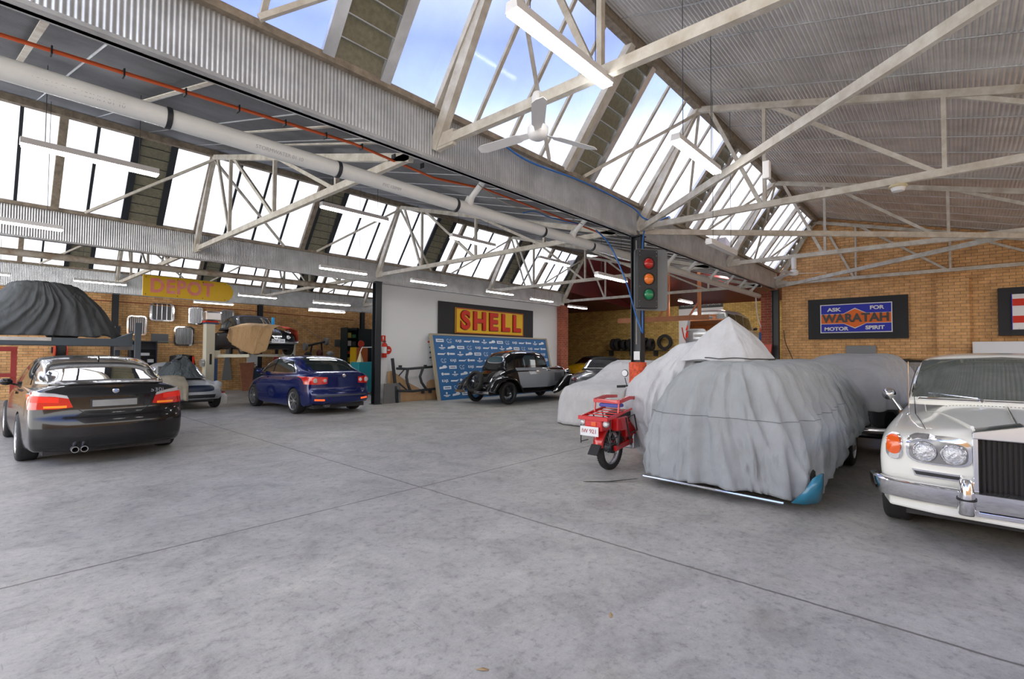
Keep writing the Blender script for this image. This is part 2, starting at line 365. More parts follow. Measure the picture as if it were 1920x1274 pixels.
# trusses
WV=[2.22,4.38,6.55]
tlab={0:'nearest saw-tooth bay',1:'middle saw-tooth bay',2:'rear saw-tooth bay'}
xn={3.6:'frontmost',8.5:'at the traffic-light column line',13.4:'third from the front',18.2:'hard against the end of the bay'}
def roofz(yg,y): return 5.95-.27*((yg-1.15)-y)
for k,yg in enumerate(YG):
    for x in (3.6,8.5,13.4,18.2):
        t=thing('roof_truss','pale steel roof truss of the %s, %s'%(tlab[k],xn[x]),'roof truss',(x,yg,3.9),0,'saw-tooth roof trusses')
        zc=3.96-3.9; top=lambda d: roofz(yg,yg-d)-.10-3.9
        obj('bottom_chord',MB().bar((0,-.02,zc),(0,-8.35,zc),.07,.10),'rail_metal',t)
        obj('top_chord',MB().bar((0,-1.15,top(1.15)),(0,-8.35,top(8.35)+.03),.07,.10),'rail_metal',t)
        obj('rafter',MB().bar((0,.0,zc-.05),(0,-1.12,1.98),.09,.14),'rail_metal',t)
        obj('gusset',MB().box(-.03,.03,-.34,-.04,-.02,.16),'rail_metal',t,bevel=.006)
        for d in WV: obj('vertical_web',MB().bar((.0,-d,zc),(0,-d,top(d)),.05,.06),'rail_metal',t)
        prev=[1.35,2.3,4.5]
        for d0,d1 in zip(prev,WV): obj('diagonal_web',MB().bar((0.02,-d0,top(d0)),(.02,-d1+.05,zc),.045,.06),'rail_metal',t)
        # knee struts in the glazing plane
        for sgn in (-1,1):
            if x+sgn*2.0<18.25:
                a=gl(yg,x+sgn*2.0,.02,.10)-Vector((x,yg,3.9)); b=gl(yg,x,.95,.10)-Vector((x,yg,3.9))
                obj('knee_strut',MB().bar(a,b,.045,.05),'rail_metal',t)
def brace(a,b,lab):
    tag(obj('roof_brace',MB().bar(a,b,.05,.10),'rail_metal'),lab,'brace','horizontal braces under the first bay')
brace((8.5,4.4,3.93),(3.6,-1.15,3.88),'pale steel brace rising to the upper right from above the traffic lights')
brace((8.5,4.4,3.88),(13.4,-1.0,3.86),'level pale steel brace from above the traffic lights across the brick end wall')
brace((18.2,4.4,3.86),(13.4,-1.0,3.93),'pale steel brace from the black end column across the brick end wall')
# columns
def column(x,y,z,lab,w=.17):
    t=thing('steel_column',lab,'column',(x,y,0),0,'black steel columns')
    q=MB().box(-w/2,w/2,-.10,-.085,0,z).box(-w/2,w/2,.085,.10,0,z).box(-.01,.01,-.085,.085,0,z)
    obj('shaft',q,'dark_steel',t); obj('base_plate',MB().box(-.14,.14,-.14,.14,0,.015),'dark_steel',t)
    obj('cap_plate',MB().box(-.11,.11,-.12,.12,z-.02,z),'dark_steel',t); return t
cA=column(8.5,4.45,3.80,'black steel column carrying the traffic lights')
obj('conduit',MB().tube([(-.11,-.03,1.75),(-.11,-.03,3.7)],.012,6),'grey_cable',cA)
mat('orange_wrap',(.75,.10,.03),.6,0,.5,18,bump=.6,bs=30)
obj('orange_base_wrap',MB().lathe([(.15,1.0),(.17,.8),(.16,1.2),(.165,1.4),(.15,1.42)][1:],(0,0,0),'z',14).lathe([(.165,.0),(.16,.8)],(0,0,0),'z',14),'orange_wrap',cA,smooth=60)
obj('notice_card',MB().box(-.10,-.095,-.09,.03,1.46,1.62),'white_paint',cA)
cB=column(8.5,13.22,3.76,'black steel column at the left end of the white wall',.2)
column(18.12,4.45,3.74,'black steel column in the corner of the brick end wall')
for x,l in ((3.6,'black steel column behind the covered car on the left hoist'),(8.5,'black steel column behind the car raised on the two-post lift'),(13.4,'black steel column behind the dark shelving')):
    column(x,22.15,3.62,l)
# drain pipes
def pipe(y,z,r,x0,x1,m,lab,brk):
    t=thing('drain_pipe',lab,'pipe',(0,y,z))
    obj('pipe_run',MB().tube([(x0,0,-.0),(x1,0,.06)],r,20),m,t,smooth=60)
    for x in brk: obj('coupling',MB().tube([(x-.13,0,0.02),(x-.13,0,0.02),(x+.13,0,.02)],r+.012,20),m,t,smooth=60)
    return t
mat('pvc_old',(.45,.42,.36),.5,0,.5,4,dirt=(.22,.15,.09))
mat('pvc_print',(.40,.42,.44),.5)
pp=pipe(5.0,3.55,.083,-2,18.25,'pvc','thick white plastic drain pipe running the length of the near gutter',(3.72,5.0,7.6,9.6,11.8,14.2))
for x,c in ((1.13,0),(2.69,0),(4.4,0),(6.3,0),(7.75,0)): obj('pipe_strap',MB().tube([(x-.02,0,.01),(x+.02,0,.01)],.092,20),'dark_steel',pp,smooth=60)
for i,x in enumerate((4.62,7.10,9.4,10.9,12.1,13.6,14.9,16.0,17.2)):
    obj('tee_branch',MB().tube([(x,0,.02),(x+.01,-.06,.16)],[.075,.055],12).tube([(x+.01,-.06,.14),(x+.02,-.34,.42 if x>8 else .36)],.042,12),'pvc',pp,smooth=60)
for x,s in ((.55,'AS1260 PVC 150MM 01 10'),(2.05,'STORMWATER 01 10'),(3.35,'PVC 150MM')):
    text('pipe_print',s,.05,'pvc_print',pp,(x,-.072,-.03),(PI/2+.45,0,0),.0005)
pipe(14.2,3.55,.075,-2,9.6,'pvc_old','rust-stained old drain pipe under the second gutter',(1.8,3.4,5.9))
# cables
def cable(name,pts,r,m,lab,cat='cable',grp=None):
    # smooth the polyline (Catmull-Rom)
    P=[Vector(p) for p in pts]; out=[]
    for i in range(len(P)-1):
        p0,p1,p2,p3=P[max(i-1,0)],P[i],P[i+1],P[min(i+2,len(P)-1)]
        for j in range(6):
            t=j/6; out.append(.5*((2*p1)+(p2-p0)*t+(2*p0-5*p1+4*p2-p3)*t*t+(3*p1-p0-3*p2+p3)*t**3))
    out.append(P[-1]); return tag(obj(name,MB().tube(out,r,6),m,smooth=180),lab,cat,grp)
cd1=thing('electrical_conduit','bright orange twin conduit clipped under the roof lining behind the near fascia','conduit',(0,5.2,3.9))
obj('conduit_run',MB().tube([(-1,0,-.07),(3,0,.10),(4.2,0,.02),(5.2,0,.12),(8.4,0,.06)],.014,8).tube([(-1,.03,-.05),(3,.03,.12),(4.2,.03,.04),(5.2,.03,.14),(8.4,.03,.08)],.014,8),'orange_cable',cd1,smooth=60)
for i in range(9):
    x=.4+i*.45; obj('cable_tie',MB().box(x,x+.012,-.02,.05,-.02+.04*x-.035,-.02+.04*x+.03),'dark_steel',cd1)
cable('air_hose',[(4.6,4.35,4.30),(5.2,4.35,4.22),(6.5,4.3,4.26),(8.0,4.3,4.22),(8.3,4.2,4.05),(9.0,4.1,4.12),(9.3,4.2,4.3),(8.7,4.3,4.0),(8.42,4.3,3.7),(8.40,4.3,2.4),(8.40,4.30,1.95)],.014,'blue_cable','blue air hose sagging over the near gutter and down the column','hose','blue air hoses')
cable('air_hose',[(7.9,5.0,3.9),(8.1,4.8,3.6),(8.25,4.55,2.9),(8.33,4.4,2.3),(8.36,4.3,2.0),(8.30,4.25,1.97)],.014,'blue_cable','blue air hose hanging loose to the left of the traffic-light column','hose','blue air hoses')
cable('wiring',[(5.7,4.9,3.72),(6.1,5.0,3.85),(6.8,5.2,3.93),(7.6,5.0,3.92)],.010,'blue_cable','short blue cable under the lining left of the traffic lights','cable')
cable('wiring',[(4.3,4.7,3.9),(5.2,4.75,3.7),(6.4,4.75,3.85),(7.2,4.75,3.8),(8.2,4.7,3.85)],.006,'grey_cable','thin loose grey cable sagging beside the near drain pipe','cable')
# roof hanger straps across dark lining (bay 2)
for i,(x,l) in enumerate(((.35,'first'),(1.45,'second'),(2.6,'third'),(3.15,'fourth'))):
    tag(obj('roof_strap',MB().bar((x,4.9,roofz(13.25,4.9)-.03),(x-.02,7.6,roofz(13.25,7.6)-.03),.05,.012),'rail_metal'),'pale metal strap under the dark roof lining, %s from the left edge'%l,'strap','straps under the roof lining')
# fluorescent / LED battens
mb_=MB().prism([(-.045,0),(.045,0),(.035,.055),(-.035,.055)],0,1.25,'yz')
def uz(x,y):
    if x>18.4: return 5.9-(x-18.6)*.27
    for yg in YG:
        if y<=yg-1.15: return roofz(yg,y)+.04
        if y<=yg: return 5.93-(y-yg+1.15)*1.33+.02
    return 4.3
def batten(x,y,z,lab,on=True):
    t=thing('batten_light',lab,'ceiling light',(x,y,z),0,'hanging batten lights')
    b=obj('body',MB().prism([(-.055,0),(.055,0),(.045,.07),(-.045,.07)],0,1.25,'yz'),'white_metal',t)
    obj('diffuser',MB().box(.01,1.24,-.048,.048,-.022,.0),'tube_glow' if on else 'white_metal',t)
    for d in (.2,1.05): obj('hanging_chain',MB().tube([(d,0,.06),(d,0,uz(x+d,y)-z)],.004,4),'dark_steel',t)
for a in ((2.42,2.2,3.88,'large white batten light nearest the camera above the ceiling fan'),(5.05,2.2,3.86,'white batten light hanging right of the ceiling fan'),
          (7.9,2.9,3.35,'unlit white batten seen end-on beside the fascia right of the traffic lights'),
          (.36,7.5,3.8,'lit batten hanging at the far left under the thick white pipe'),(3.82,7.6,3.93,'lit batten below the pipe in the middle of the picture left of centre'),
          (6.5,7.5,3.9,'lit batten in front of the middle-bay glazing above the black sign'),(9.3,7.5,3.88,'lit batten in front of the middle-bay glazing, furthest right of its row'),
          (-.15,11.3,3.62,'lit batten against the second fascia at the left edge'),(5.68,11.3,3.60,'lit batten on the second fascia left of the white wall'),
          (8.35,11.3,3.6,'lit batten over the left part of the white wall'),(11.35,11.3,3.6,'lit batten above the black board of the petrol sign'),
          (13.6,11.3,3.55,'small lit batten above the right end of the blue banner'),(15.9,11.3,3.45,'lit batten just left of the red brick pier'),
          (8.96,5.65,3.25,'lit batten left of the traffic lights under the roof lining'),(18.9,8.1,3.72,'lit batten inside the annex right of the traffic lights'),
          (-.6,15.5,3.75,'short visible end of a lit batten at the left edge, upper one'),(-.4,19.4,3.65,'short visible end of a lit batten at the left edge, lower one'),
          (2.15,19.3,3.65,'lit batten over the covered car on the left hoist'),(5.33,19.6,3.3,'lit batten under the right end of the yellow sign'),
          (6.2,18.0,3.5,'lit batten above the car on the two-post lift'),(7.35,15.0,3.15,'lit batten left of the white wall column, upper of two'),(7.5,15.6,2.95,'lit batten left of the white wall column, lower of two')):
    batten(*a[:3],a[3],'unlit' not in a[3])
# ceiling fans
def fan(x,y,z,lab,rz=.3):
    t=thing('ceiling_fan',lab,'ceiling fan',(x,y,z),rz,'ceiling fans')
    obj('canopy',MB().lathe([(.02,.0),(.055,.02),(.06,.26),(.045,.30),(.0,.30)],(0,0,.12),'z',20),'white_metal',t,smooth=40)
    obj('motor_housing',MB().lathe([(.0,-.03),(.05,-.03),(.085,-.01),(.10,.03),(.10,.08),(.07,.11),(.04,.12)],(0,0,0),'z',24),'white_metal',t,smooth=50)
    for i in range(3):
        a=2*PI*i/3; c,s_=math.cos(a),math.sin(a); rows=[]
        for d,w in ((.09,.03),(.18,.04),(.22,.06),(.62,.065),(.68,.03)):
            rows.append([(c*d-s_*q*w,s_*d+c*q*w,.03-d*.03+q*.012) for q in (-1,0,1)])
        obj('blade',MB().grid(rows),'white_metal',t,solid=.004)
    return t
fan(3.6,2.92,3.62,'white three-blade ceiling fan close above the corrugated fascia',1.745)
fan(13.4,2.88,3.52,'small distant white ceiling fan by the end wall glazing',.9)
# traffic light
tl=thing('traffic_light','grey three-lamp traffic light with backing board hung on the black column','traffic light',(8.16,4.24,2.36))
tl.rotation_euler=(0,0,-.62)
mat('tl_grey',(.20,.215,.23),.5); mat('tl_black',(.035,.038,.042),.6)
rr=[]
def rrect(x0,x1,z0,z1,r,n=5):
    o=[]
    for cx,cz,a0 in ((x1-r,z1-r,0),(x0+r,z1-r,PI/2),(x0+r,z0+r,PI),(x1-r,z0+r,1.5*PI)):
        for i in range(n+1): a=a0+PI/2*i/n; o.append((cx+r*math.cos(a),cz+r*math.sin(a)))
    return o
obj('backing_board',MB().prism(rrect(-.10,.56,.0,1.12,.07),-.005,.01,'xz'),'tl_grey',tl)
obj('housing',MB().box(-.09,.31,-.11,-.01,.03,1.09),'tl_black',tl,bevel=.015)
for nm,c,z in (('red_lens',(.45,.01,.008),.84),('amber_lens',(.85,.20,.02),.56),('green_lens',(.01,.22,.09),.28)):
    mat(nm,c,.15,coat=.5); obj(nm,MB().lathe([(.0,-.155),(.05,-.15),(.085,-.13),(.098,-.105)],(.13,0,z),'y',24),nm,tl,smooth=60)
    obj('lens_ring',MB().lathe([(.10,-.10),(.11,-.128),(.116,-.10)],(.13,0,z),'y',24,close=True),'tl_black',tl,smooth=60)
q=MB()
for z in (.06,.16,.42,.70,.98,1.05):
    for x in (-.05,.28): q.sphere((x,-.112,z),.009,6)
obj('rivets',q,'chrome',tl)
# small ceiling pieces
jb=thing('sensor_box','small white sensor box hanging from the near diagonal brace','sensor',(6.0,1.55,3.74))
obj('box_body',MB().box(-.04,.04,-.035,.035,-.2,0),'white_metal',jb,bevel=.008); obj('lead',MB().tube([(0,0,0),(.03,.02,.08),(-.02,0,.14)],.006,5),'grey_cable',jb)
bl=thing('bulkhead_light','round cream bulkhead lamp on the truss above the brick end wall','lamp',(8.5,.55,3.9))
obj('lamp_base',MB().lathe([(.0,.0),(.10,.0),(.11,-.03),(.09,-.04)],(0,0,0),'z',20),mat('cream',(.66,.58,.36),.5),bl,smooth=50)
obj('lens',MB().lathe([(.085,-.04),(.07,-.085),(.0,-.10)],(0,0,0),'z',20),'white_metal',bl,smooth=50)
for x,y,z,l in ((22,10.6,4.62,'round ceiling downlight glowing left of the traffic-light column'),(22,7.4,4.60,'round ceiling downlight glowing right of the traffic light')):
    t=thing('downlight',l,'ceiling light',(x,y,z),0,'annex downlights'); obj('lamp_disc',MB().lathe([(.0,-.05),(.13,-.05),(.15,0.02)],(0,0,0),'z',18),mat('lamp_glow',(1,.96,.88),.5,emit=170.),t); obj('rim',MB().lathe([(.15,-.06),(.19,.03),(.15,.04)],(0,0,0),'z',18,close=True),'white_metal',t)
    obj('stem',MB().tube([(0,0,0),(0,0,.35)],.01,5),'dark_steel',t)
# ================================================================ VEHICLE TOOLS
def catmull(P,sub):
    out=[]; n=len(P)
    for i in range(n-1):
        p0,p1,p2,p3=P[max(i-1,0)],P[i],P[i+1],P[min(i+2,n-1)]
        for j in range(sub):
            t=j/sub; out.append(tuple(.5*((2*p1[k])+(p2[k]-p0[k])*t+(2*p0[k]-5*p1[k]+4*p2[k]-p3[k])*t*t+(3*p1[k]-p0[k]-3*p2[k]+p3[k])*t**3) for k in range(len(p1))))
    out.append(tuple(P[-1])); return out
def hull_mesh(L,hw,zt,zs,zb,rear,front,N=44,sec=None,bowr=.16,bowf=.2,pw=2.6,edge=.045):
    """closed lower body; y from 0 (rear) to L (front). rear/front: (z, inset) profiles"""
    W=max(v for _,v in hw); rows=[]
    sec=sec or [(0,0,0),(.80,0,0),(.94,.02,.0),(.985,.14,0),(1.0,.48,0),(.99,.74,0),(.965,.92,0),(.90,1,.18),(.62,1,.86),(.32,1,.98),(0,1,1)]
    def yy(s,x,z):
        a=interp(z,rear)+bowr*(abs(x)/W)**pw; b=L-interp(z,front)-bowf*(abs(x)/W)**pw
        return lerp(a,b,s)
    S_=[0,.004,.012,.03]+[.03+.94*i/N for i in range(1,N)]+[.97,.988,.996,1]
    for s in S_:
        y=s*L; e=min(s,1-s)*L; sh=0 if e>edge*1.3 else edge*(1-math.sqrt(max(0,1-(1-e/(edge*1.3))**2)))
        H,B,T,C=interp(y,hw)-sh,interp(y,zb)+sh,interp(y,zs)-sh,interp(y,zt)-sh
        half=catmull([(H*a,B+(T-B)*b+(C-T)*c) for a,b,c in sec],3)
        full=[(-x,z) for x,z in half[::-1]][:-1]+half   # top centre -> down the left? (starts at x=0 top)
        full=[(x,z) for x,z in half]+[(-x,z) for x,z in half[::-1][1:-1]]
        rows.append([(x,yy(s,x,z),z) for x,z in full])
    m=MB(); m.grid(rows,closed=True)
    n=len(half)
    for s,r in ((0,rows[0]),(1,rows[-1])):
        nn=len(r); K=8; g=[]
        for i in range(n):
            x,_,z=r[i]; z0=z
            g.append([(lerp(-x,x,j/K),yy(s,lerp(-x,x,j/K),z),z) for j in range(K+1)])
        m.grid(g)
    return m
def cabin_mesh(y0,y1,belt,top,wb,tum,crown=.05,N=40,inset=.0,rr=.10):
    """greenhouse: top = (y,z) roof line incl. both screens; belt=(y,z); wb=(y,halfwidth)"""
    rows=[]; H=max(v for _,v in top)-min(v for _,v in belt)
    for i in range(N+1):
        y=lerp(y0,y1,i/N); zb=interp(y,belt)-.02; zt=max(interp(y,top),zb+.004); w=interp(y,wb); h=zt-zb
        wt=w-tum*h/H; r=min(rr,h*.5)
        P=[(w,zb),(lerp(w,wt,.5)+.01*h/H,zb+h*.5),(wt+.012*h/H+r*.10,zt-r),(wt-r*.55,zt-r*.22),(wt*.55,zt+crown*h/H*.7),(0,zt+crown*h/H)]
        half=catmull(P,3); rows.append([(x,y,z) for x,z in half]+[(-x,y,z) for x,z in half[::-1][1:]])
    m=MB(); m.grid(rows)
    m.f.append(tuple(range(len(rows[0])))); m.f.append(tuple(range((N)*len(rows[0]),(N+1)*len(rows[0]))))
    # underside
    k=len(rows[0])
    for i in range(N): m.f.append((i*k,(i+1)*k,(i+1)*k+k-1,i*k+k-1))
    return m
def bvh_of(*mbs):
    vs=[];fs=[]
    for m in mbs:
        o=len(vs); vs+=m.v; fs+=[tuple(i+o for i in f) for f in m.f]
    return BVHTree.FromPolygons(vs,fs)
AX={'+y':((0,20,0),(0,-1,0)),'-y':((0,-20,0),(0,1,0)),'+x':((20,0,0),(-1,0,0)),'-x':((-20,0,0),(1,0,0)),'+z':((0,0,20),(0,0,-1))}
def hit(bv,a,b,axis,off=0):
    o,d=AX[axis]; d=Vector(d)
    if axis[1]=='y': p=Vector((a,o[1],b))
    elif axis[1]=='x': p=Vector((o[0],a,b))
    else: p=Vector((a,b,o[2]))
    loc,n,_,_=bv.ray_cast(p,d)
    if loc is None: return None,None
    if n.dot(d)>0: n=-n
    return loc+n*off,n
def poly_at(P,t):
    L=[0]
    for i in range(len(P)-1): L.append(L[-1]+math.dist(P[i],P[i+1]))
    T=t*L[-1]
    for i in range(len(P)-1):
        if T<=L[i+1]+1e-9:
            f=(T-L[i])/max(1e-9,L[i+1]-L[i]); return (lerp(P[i][0],P[i+1][0],f),lerp(P[i][1],P[i+1][1],f))
    return P[-1]
def patch(name,bv,top,bot,axis,m,parent,off=.006,nu=14,nv=6,thick=.02,smooth=60):
    q=MB(); rows=[]; last=None; pts=[]
    for j in range(nv+1):
        r=[]
        for i in range(nu+1):
            a=poly_at(top,i/nu); b=poly_at(bot,i/nu); x=lerp(a[0],b[0],j/nv); z=lerp(a[1],b[1],j/nv)
            h,n=hit(bv,x,z,axis,off); r.append((h,n,x,z))
        pts.append(r)
    # fill misses with nearest valid depth
    val=[h for r in pts for h,n,_,_ in r if h is not None]
    if not val: return None
    out=[];inn=[]
    for r in pts:
        o=[];k=[]
        for h,n,x,z in r:
            if h is None:
                c=min(val,key=lambda p:(p.x-x)**2+(p.z-z)**2 if axis[1]=='y' else ((p.y-x)**2+(p.z-z)**2 if axis[1]=='x' else (p.x-x)**2+(p.y-z)**2))
                h=c; n=Vector(AX[axis][0]).normalized()
            o.append(h); k.append(h-n*thick)
        out.append(o); inn.append(k)
    q.grid(out)
    # skirt
    nu_,nv_=nu,nv
    ring=[(0,i) for i in range(nu_+1)]+[(j,nu_) for j in range(1,nv_+1)]+[(nv_,i) for i in range(nu_-1,-1,-1)]+[(j,0) for j in range(nv_-1,0,-1)]
    q.grid([[out[a][b] for a,b in ring],[inn[a][b] for a,b in ring]],closed=True)
    return obj(name,q,m,parent,smooth=smooth)
def ell(cx,cz,rx,rz,n=12,sq=1.0):
    def f(t): c,s=math.cos(t),math.sin(t); return (math.copysign(abs(c)**sq,c),math.copysign(abs(s)**sq,s))
    top=[(cx+rx*f(PI-PI*i/n)[0],cz+rz*f(PI-PI*i/n)[1]) for i in range(n+1)]
    bot=[(cx+rx*f(PI-PI*i/n)[0],cz-rz*f(PI-PI*i/n)[1]) for i in range(n+1)]
    return top,bot
def shell(name,mb,paint,parent,arches=(),R=.37,hw=1.,depth=.34,smooth=38):
    """arches: list of (y, z) cut from both sides"""
    o=obj(name,mb,paint,parent,smooth=None)
    if arches:
        o.data.materials.append(MATS['black_plastic'])
        c=MB()
        for y,z in arches:
            for s in (-1,1):
                a,b=sorted((s*(hw-depth),s*(hw+.3))); c.lathe([(R,a),(R,b)],(0,y,z),'x',40)
        co=obj('cutter',c,paint); co.data.materials.append(MATS['black_plastic'])
        co.data.polygons.foreach_set('material_index',[1]*len(co.data.polygons))
        o.parent=None
        md=o.modifiers.new('b','BOOLEAN'); md.operation='DIFFERENCE'; md.object=co; md.solver='EXACT'
        bpy.context.view_layer.update(); dg=bpy.context.evaluated_depsgraph_get()
        me=bpy.data.meshes.new_from_object(o.evaluated_get(dg)); o.modifiers.clear(); o.data=me; me.name=name; o.parent=parent
        bpy.data.objects.remove(co)
    me=o.data; me.polygons.foreach_set('use_smooth',[True]*len(me.polygons)); me.set_sharp_from_angle(angle=math.radians(smooth)); return o
def wheel(parent,x,y,R,w,style='alloy',side=1,rim=.66,steer=0):
    """side +1: outer face to +x"""
    r=bpy.data.objects.new('wheel',None)
    rr=R*rim
    prof=[(rr,-w/2+.01),(rr+.02,-w/2),(R-.035,-w/2),(R-.012,-w/2+.012),(R,-w/2+.035),(R,w/2-.035),(R-.012,w/2-.012),(R-.035,w/2),(rr+.02,w/2),(rr,w/2-.01)]
    q=MB().lathe(prof,(0,0,0),'x',40,close=True)
    for k in (-.25,0,.25): q.lathe([(R+.0015,k*w-.008),(R+.0015,k*w+.008),(R-.01,k*w)],(0,0,0),'x',40,close=True)
    t=obj('wheel',q,'black_rubber',parent,smooth=50); t.location=(x,y,R); t.rotation_euler=(0,0,(0 if side>0 else PI)+steer)
    o=w/2
    if style=='alloy':
        q=MB().lathe([(rr-.012,o-.02),(rr+.004,o-.008),(rr+.004,o-.002),(rr-.02,o-.012),(rr-.04,-o+.02)],(0,0,0),'x',36,cap=False)
        for i in range(8):
            for d in (-.11,.11):
                a=2*PI*i/8; q.bar((o-.035,.03*math.cos(a),.03*math.sin(a)),(o-.018,(rr-.01)*math.cos(a+d),(rr-.01)*math.sin(a+d)),.013,.014,(1,0,0))
        q.lathe([(.0,o-.012),(.045,o-.014),(.055,o-.04),(.05,o-.08)],(0,0,0),'x',20)
        obj('rim',q,'alloy',t,smooth=40); obj('brake_disc',MB().lathe([(.0,o-.10),(rr-.05,o-.10),(rr-.03,-o+.01)],(0,0,0),'x',30),'black_plastic',t)
    elif style=='disc':
        obj('rim',MB().lathe([(.0,o-.03),(rr*.55,o-.03),(rr*.7,o-.045),(rr-.015,o-.03),(rr+.004,o-.004),(rr+.004,o-.002)],(0,0,0),'x',30,cap=False),'alloy',t,smooth=50)
        obj('hub_cap',MB().lathe([(.0,o+.02),(rr*.35,o+.012),(rr*.5,o-.015),(rr*.55,o-.03)],(0,0,0),'x',24),'chrome',t,smooth=60)
    elif style=='wire':
        mm=MATS['dark_steel'] if rim>.7 else MATS['chrome']
        q=MB().lathe([(rr-.03,o-.05),(rr-.01,o-.015),(rr+.004,o-.004),(rr-.02,-o+.03)],(0,0,0),'x',32,cap=False)
        for i in range(36):
            a=2*PI*i/36; b=a+(.35 if i%2 else -.35); q.tube([(o-.01 if i%3 else o-.06,.035*math.cos(b),.035*math.sin(b)),(o-.055,(rr-.015)*math.cos(a),(rr-.015)*math.sin(a))],.0035,4,False)
        obj('rim',q,mm,t,smooth=40); obj('hub_cap',MB().lathe([(.0,o+.035),(.03,o+.03),(.045,o+.0),(.05,o-.05)],(0,0,0),'x',18),'chrome',t,smooth=50)
        obj('brake_drum',MB().lathe([(.0,-.01),(.11,-.01),(.12,-o)],(0,0,0),'x',20),'black_plastic',t)
    return t
def paint(name,col,rough=.25,metal=0.,coat=.7,spec=.3): return mat(name,col,rough,metal,coat=coat,spec=spec)
def mirror(parent,x,y,z,s,m,body=True):
    q=MB().sphere((x+s*.09,y,z),.075,12,(1.15,.6,.8)).tube([(x-s*.02,y+.02,z-.05),(x+s*.06,y,z-.02)],.018,6)
    return obj('wing_mirror',q,m,parent,smooth=60)
MATS['dark_glass'].node_tree.nodes['Principled BSDF'].inputs['IOR'].default_value=1.55
# ================================================================ BLACK SEDAN, near left (rear view)
def bmw():
    P=paint('paint_black',(.012,.012,.013),.22,.3)
    t=thing('sedan_car','black four-door sedan at the left, sky reflected in its rear window','car',(1.47,8.78,0))
    L=4.84
    hb=hull_mesh(L,[(0,.86),(.5,.905),(1.2,.923),(3.6,.923),(4.3,.90),(L,.80)],
        [(0,1.10),(.25,1.12),(.9,1.10),(3.5,.98),(4.4,.80),(L,.62)],[(0,1.0),(.4,1.0),(1.5,.98),(3.4,.93),(4.4,.76),(L,.58)],
        [(0,.21),(.4,.19),(.9,.17),(3.9,.17),(4.5,.20),(L,.24)],
        [(0,.10),(.28,.05),(.36,0),(.62,.0),(.68,.05),(.95,.07),(1.12,.0),(1.2,.05)],[(0,.1),(.4,0),(.7,.1),(.9,.3)],bowr=.30,bowf=.45,pw=2.4)
    body=shell('body',hb,P,t,[(1.12,.335),(4.01,.335)],.365,.923)
    cm=cabin_mesh(.55,3.72,[(.5,1.10),(1.5,1.0),(3.72,.96)],[(.55,1.10),(1.35,1.38),(1.9,1.455),(2.5,1.465),(2.95,1.38),(3.72,.98)],[(.55,.66),(1.2,.80),(2,.86),(3,.86),(3.72,.72)],.20,.025)
    obj('cabin',cm,P,t,smooth=50)
    bv=bvh_of(hb,cm); g='dark_glass'
    patch('rear_window',bv,[(-.52,1.425),(0,1.445),(.52,1.425)],[(-.70,1.135),(0,1.13),(.70,1.135)],'-y',mat('screen_glass',(.03,.035,.035),.02,spec=1.),t,off=.004)
    MATS['screen_glass'].node_tree.nodes['Principled BSDF'].inputs['IOR'].default_value=7.0
    for s,ax in ((1,'+x'),(-1,'-x')):
        patch('side_window',bv,[(1.62,1.36),(2.1,1.39),(2.55,1.37)],[(1.25,1.06),(2.0,1.03),(2.55,1.03)],ax,g,t)
        patch('side_window',bv,[(2.62,1.36),(2.8,1.33),(2.95,1.27)],[(2.62,1.03),(3.1,1.02),(3.45,1.01)],ax,g,t)
        patch('door_handle',bv,[(1.9,.93),(2.1,.93)],[(1.9,.90),(2.1,.90)],ax,P,t,.02)
    RL=mat('tail_red',(.60,.015,.01),.15,coat=1.); AM=mat('tail_amber',(1.,.28,.02),.2,emit=.12); CL=mat('tail_clear',(.55,.55,.55),.12,coat=1.)
    RG=mat('tail_glow',(.8,.03,.015),.2,emit=.08)
    for s in (-1,1):
        ax='+x' if s>0 else '-x'
        T=[(s*.50,.955),(s*.62,.985),(s*.86,1.02)]; B=[(s*.44,.795),(s*.6,.775),(s*.86,.775)]; M1=[(s*.485,.915),(s*.62,.945),(s*.86,.965)]; M2=[(s*.445,.815),(s*.6,.797),(s*.86,.797)]
        a=patch('tail_light',bv,M1,B,'-y',RL,t,.014); patch('lens_clear',bv,T,M1,'-y',CL,a,.013,nv=2); patch('lens_amber',bv,[(s*.50,.822),(s*.72,.818)],[(s*.50,.792),(s*.72,.790)],'-y',AM,a,.017,nv=2)
        patch('lens_glow',bv,[(s*.58,.93),(s*.84,.955)],[(s*.58,.86),(s*.84,.87)],'-y',RG,a,.016,nv=3)
        patch('tail_light_side',bv,[(.31,.99),(.52,1.0)],[(.31,.80),(.42,.82)],ax,RL,t,.012,nu=4)
        for y in (1.12,4.01): wheel(t,s*.815,y,.335,.235,'alloy',s)
        mirror(t,s*.86,3.25,1.03,s,P)
    PL=mat('plate_grey',(.30,.31,.30),.5,var=.15,vs=6)
    pf=patch('number_plate',bv,[(-.27,.90),(.27,.90)],[(-.27,.775),(.27,.775)],'-y','black_plastic',t,.02,nv=2)
    patch('plate_face',bv,[(-.245,.882),(.245,.882)],[(-.245,.793),(.245,.793)],'-y',PL,pf,.026,nv=2)
    # boot lid seams, bumper crease, badge
    for tp in ([(-.42,.79),(-.3,.70),(0,.685),(.3,.70),(.42,.79)],):
        patch('boot_seam',bv,tp,[(a,b-.010) for a,b in tp],'-y','black_plastic',t,.0015,nu=24,nv=1)
    patch('bumper_crease',bv,[(-.55,.30),(-.48,.40),(0,.435),(.48,.40),(.55,.30)],[(-.53,.30),(-.46,.39),(0,.425),(.46,.39),(.53,.30)],'-y',P,t,.012,nu=24,nv=1)
    patch('boot_spoiler',bv,[(-.74,1.115),(0,1.13),(.74,1.115)],[(-.74,1.085),(0,1.10),(.74,1.085)],'-y',P,t,.02,nu=20,nv=2)
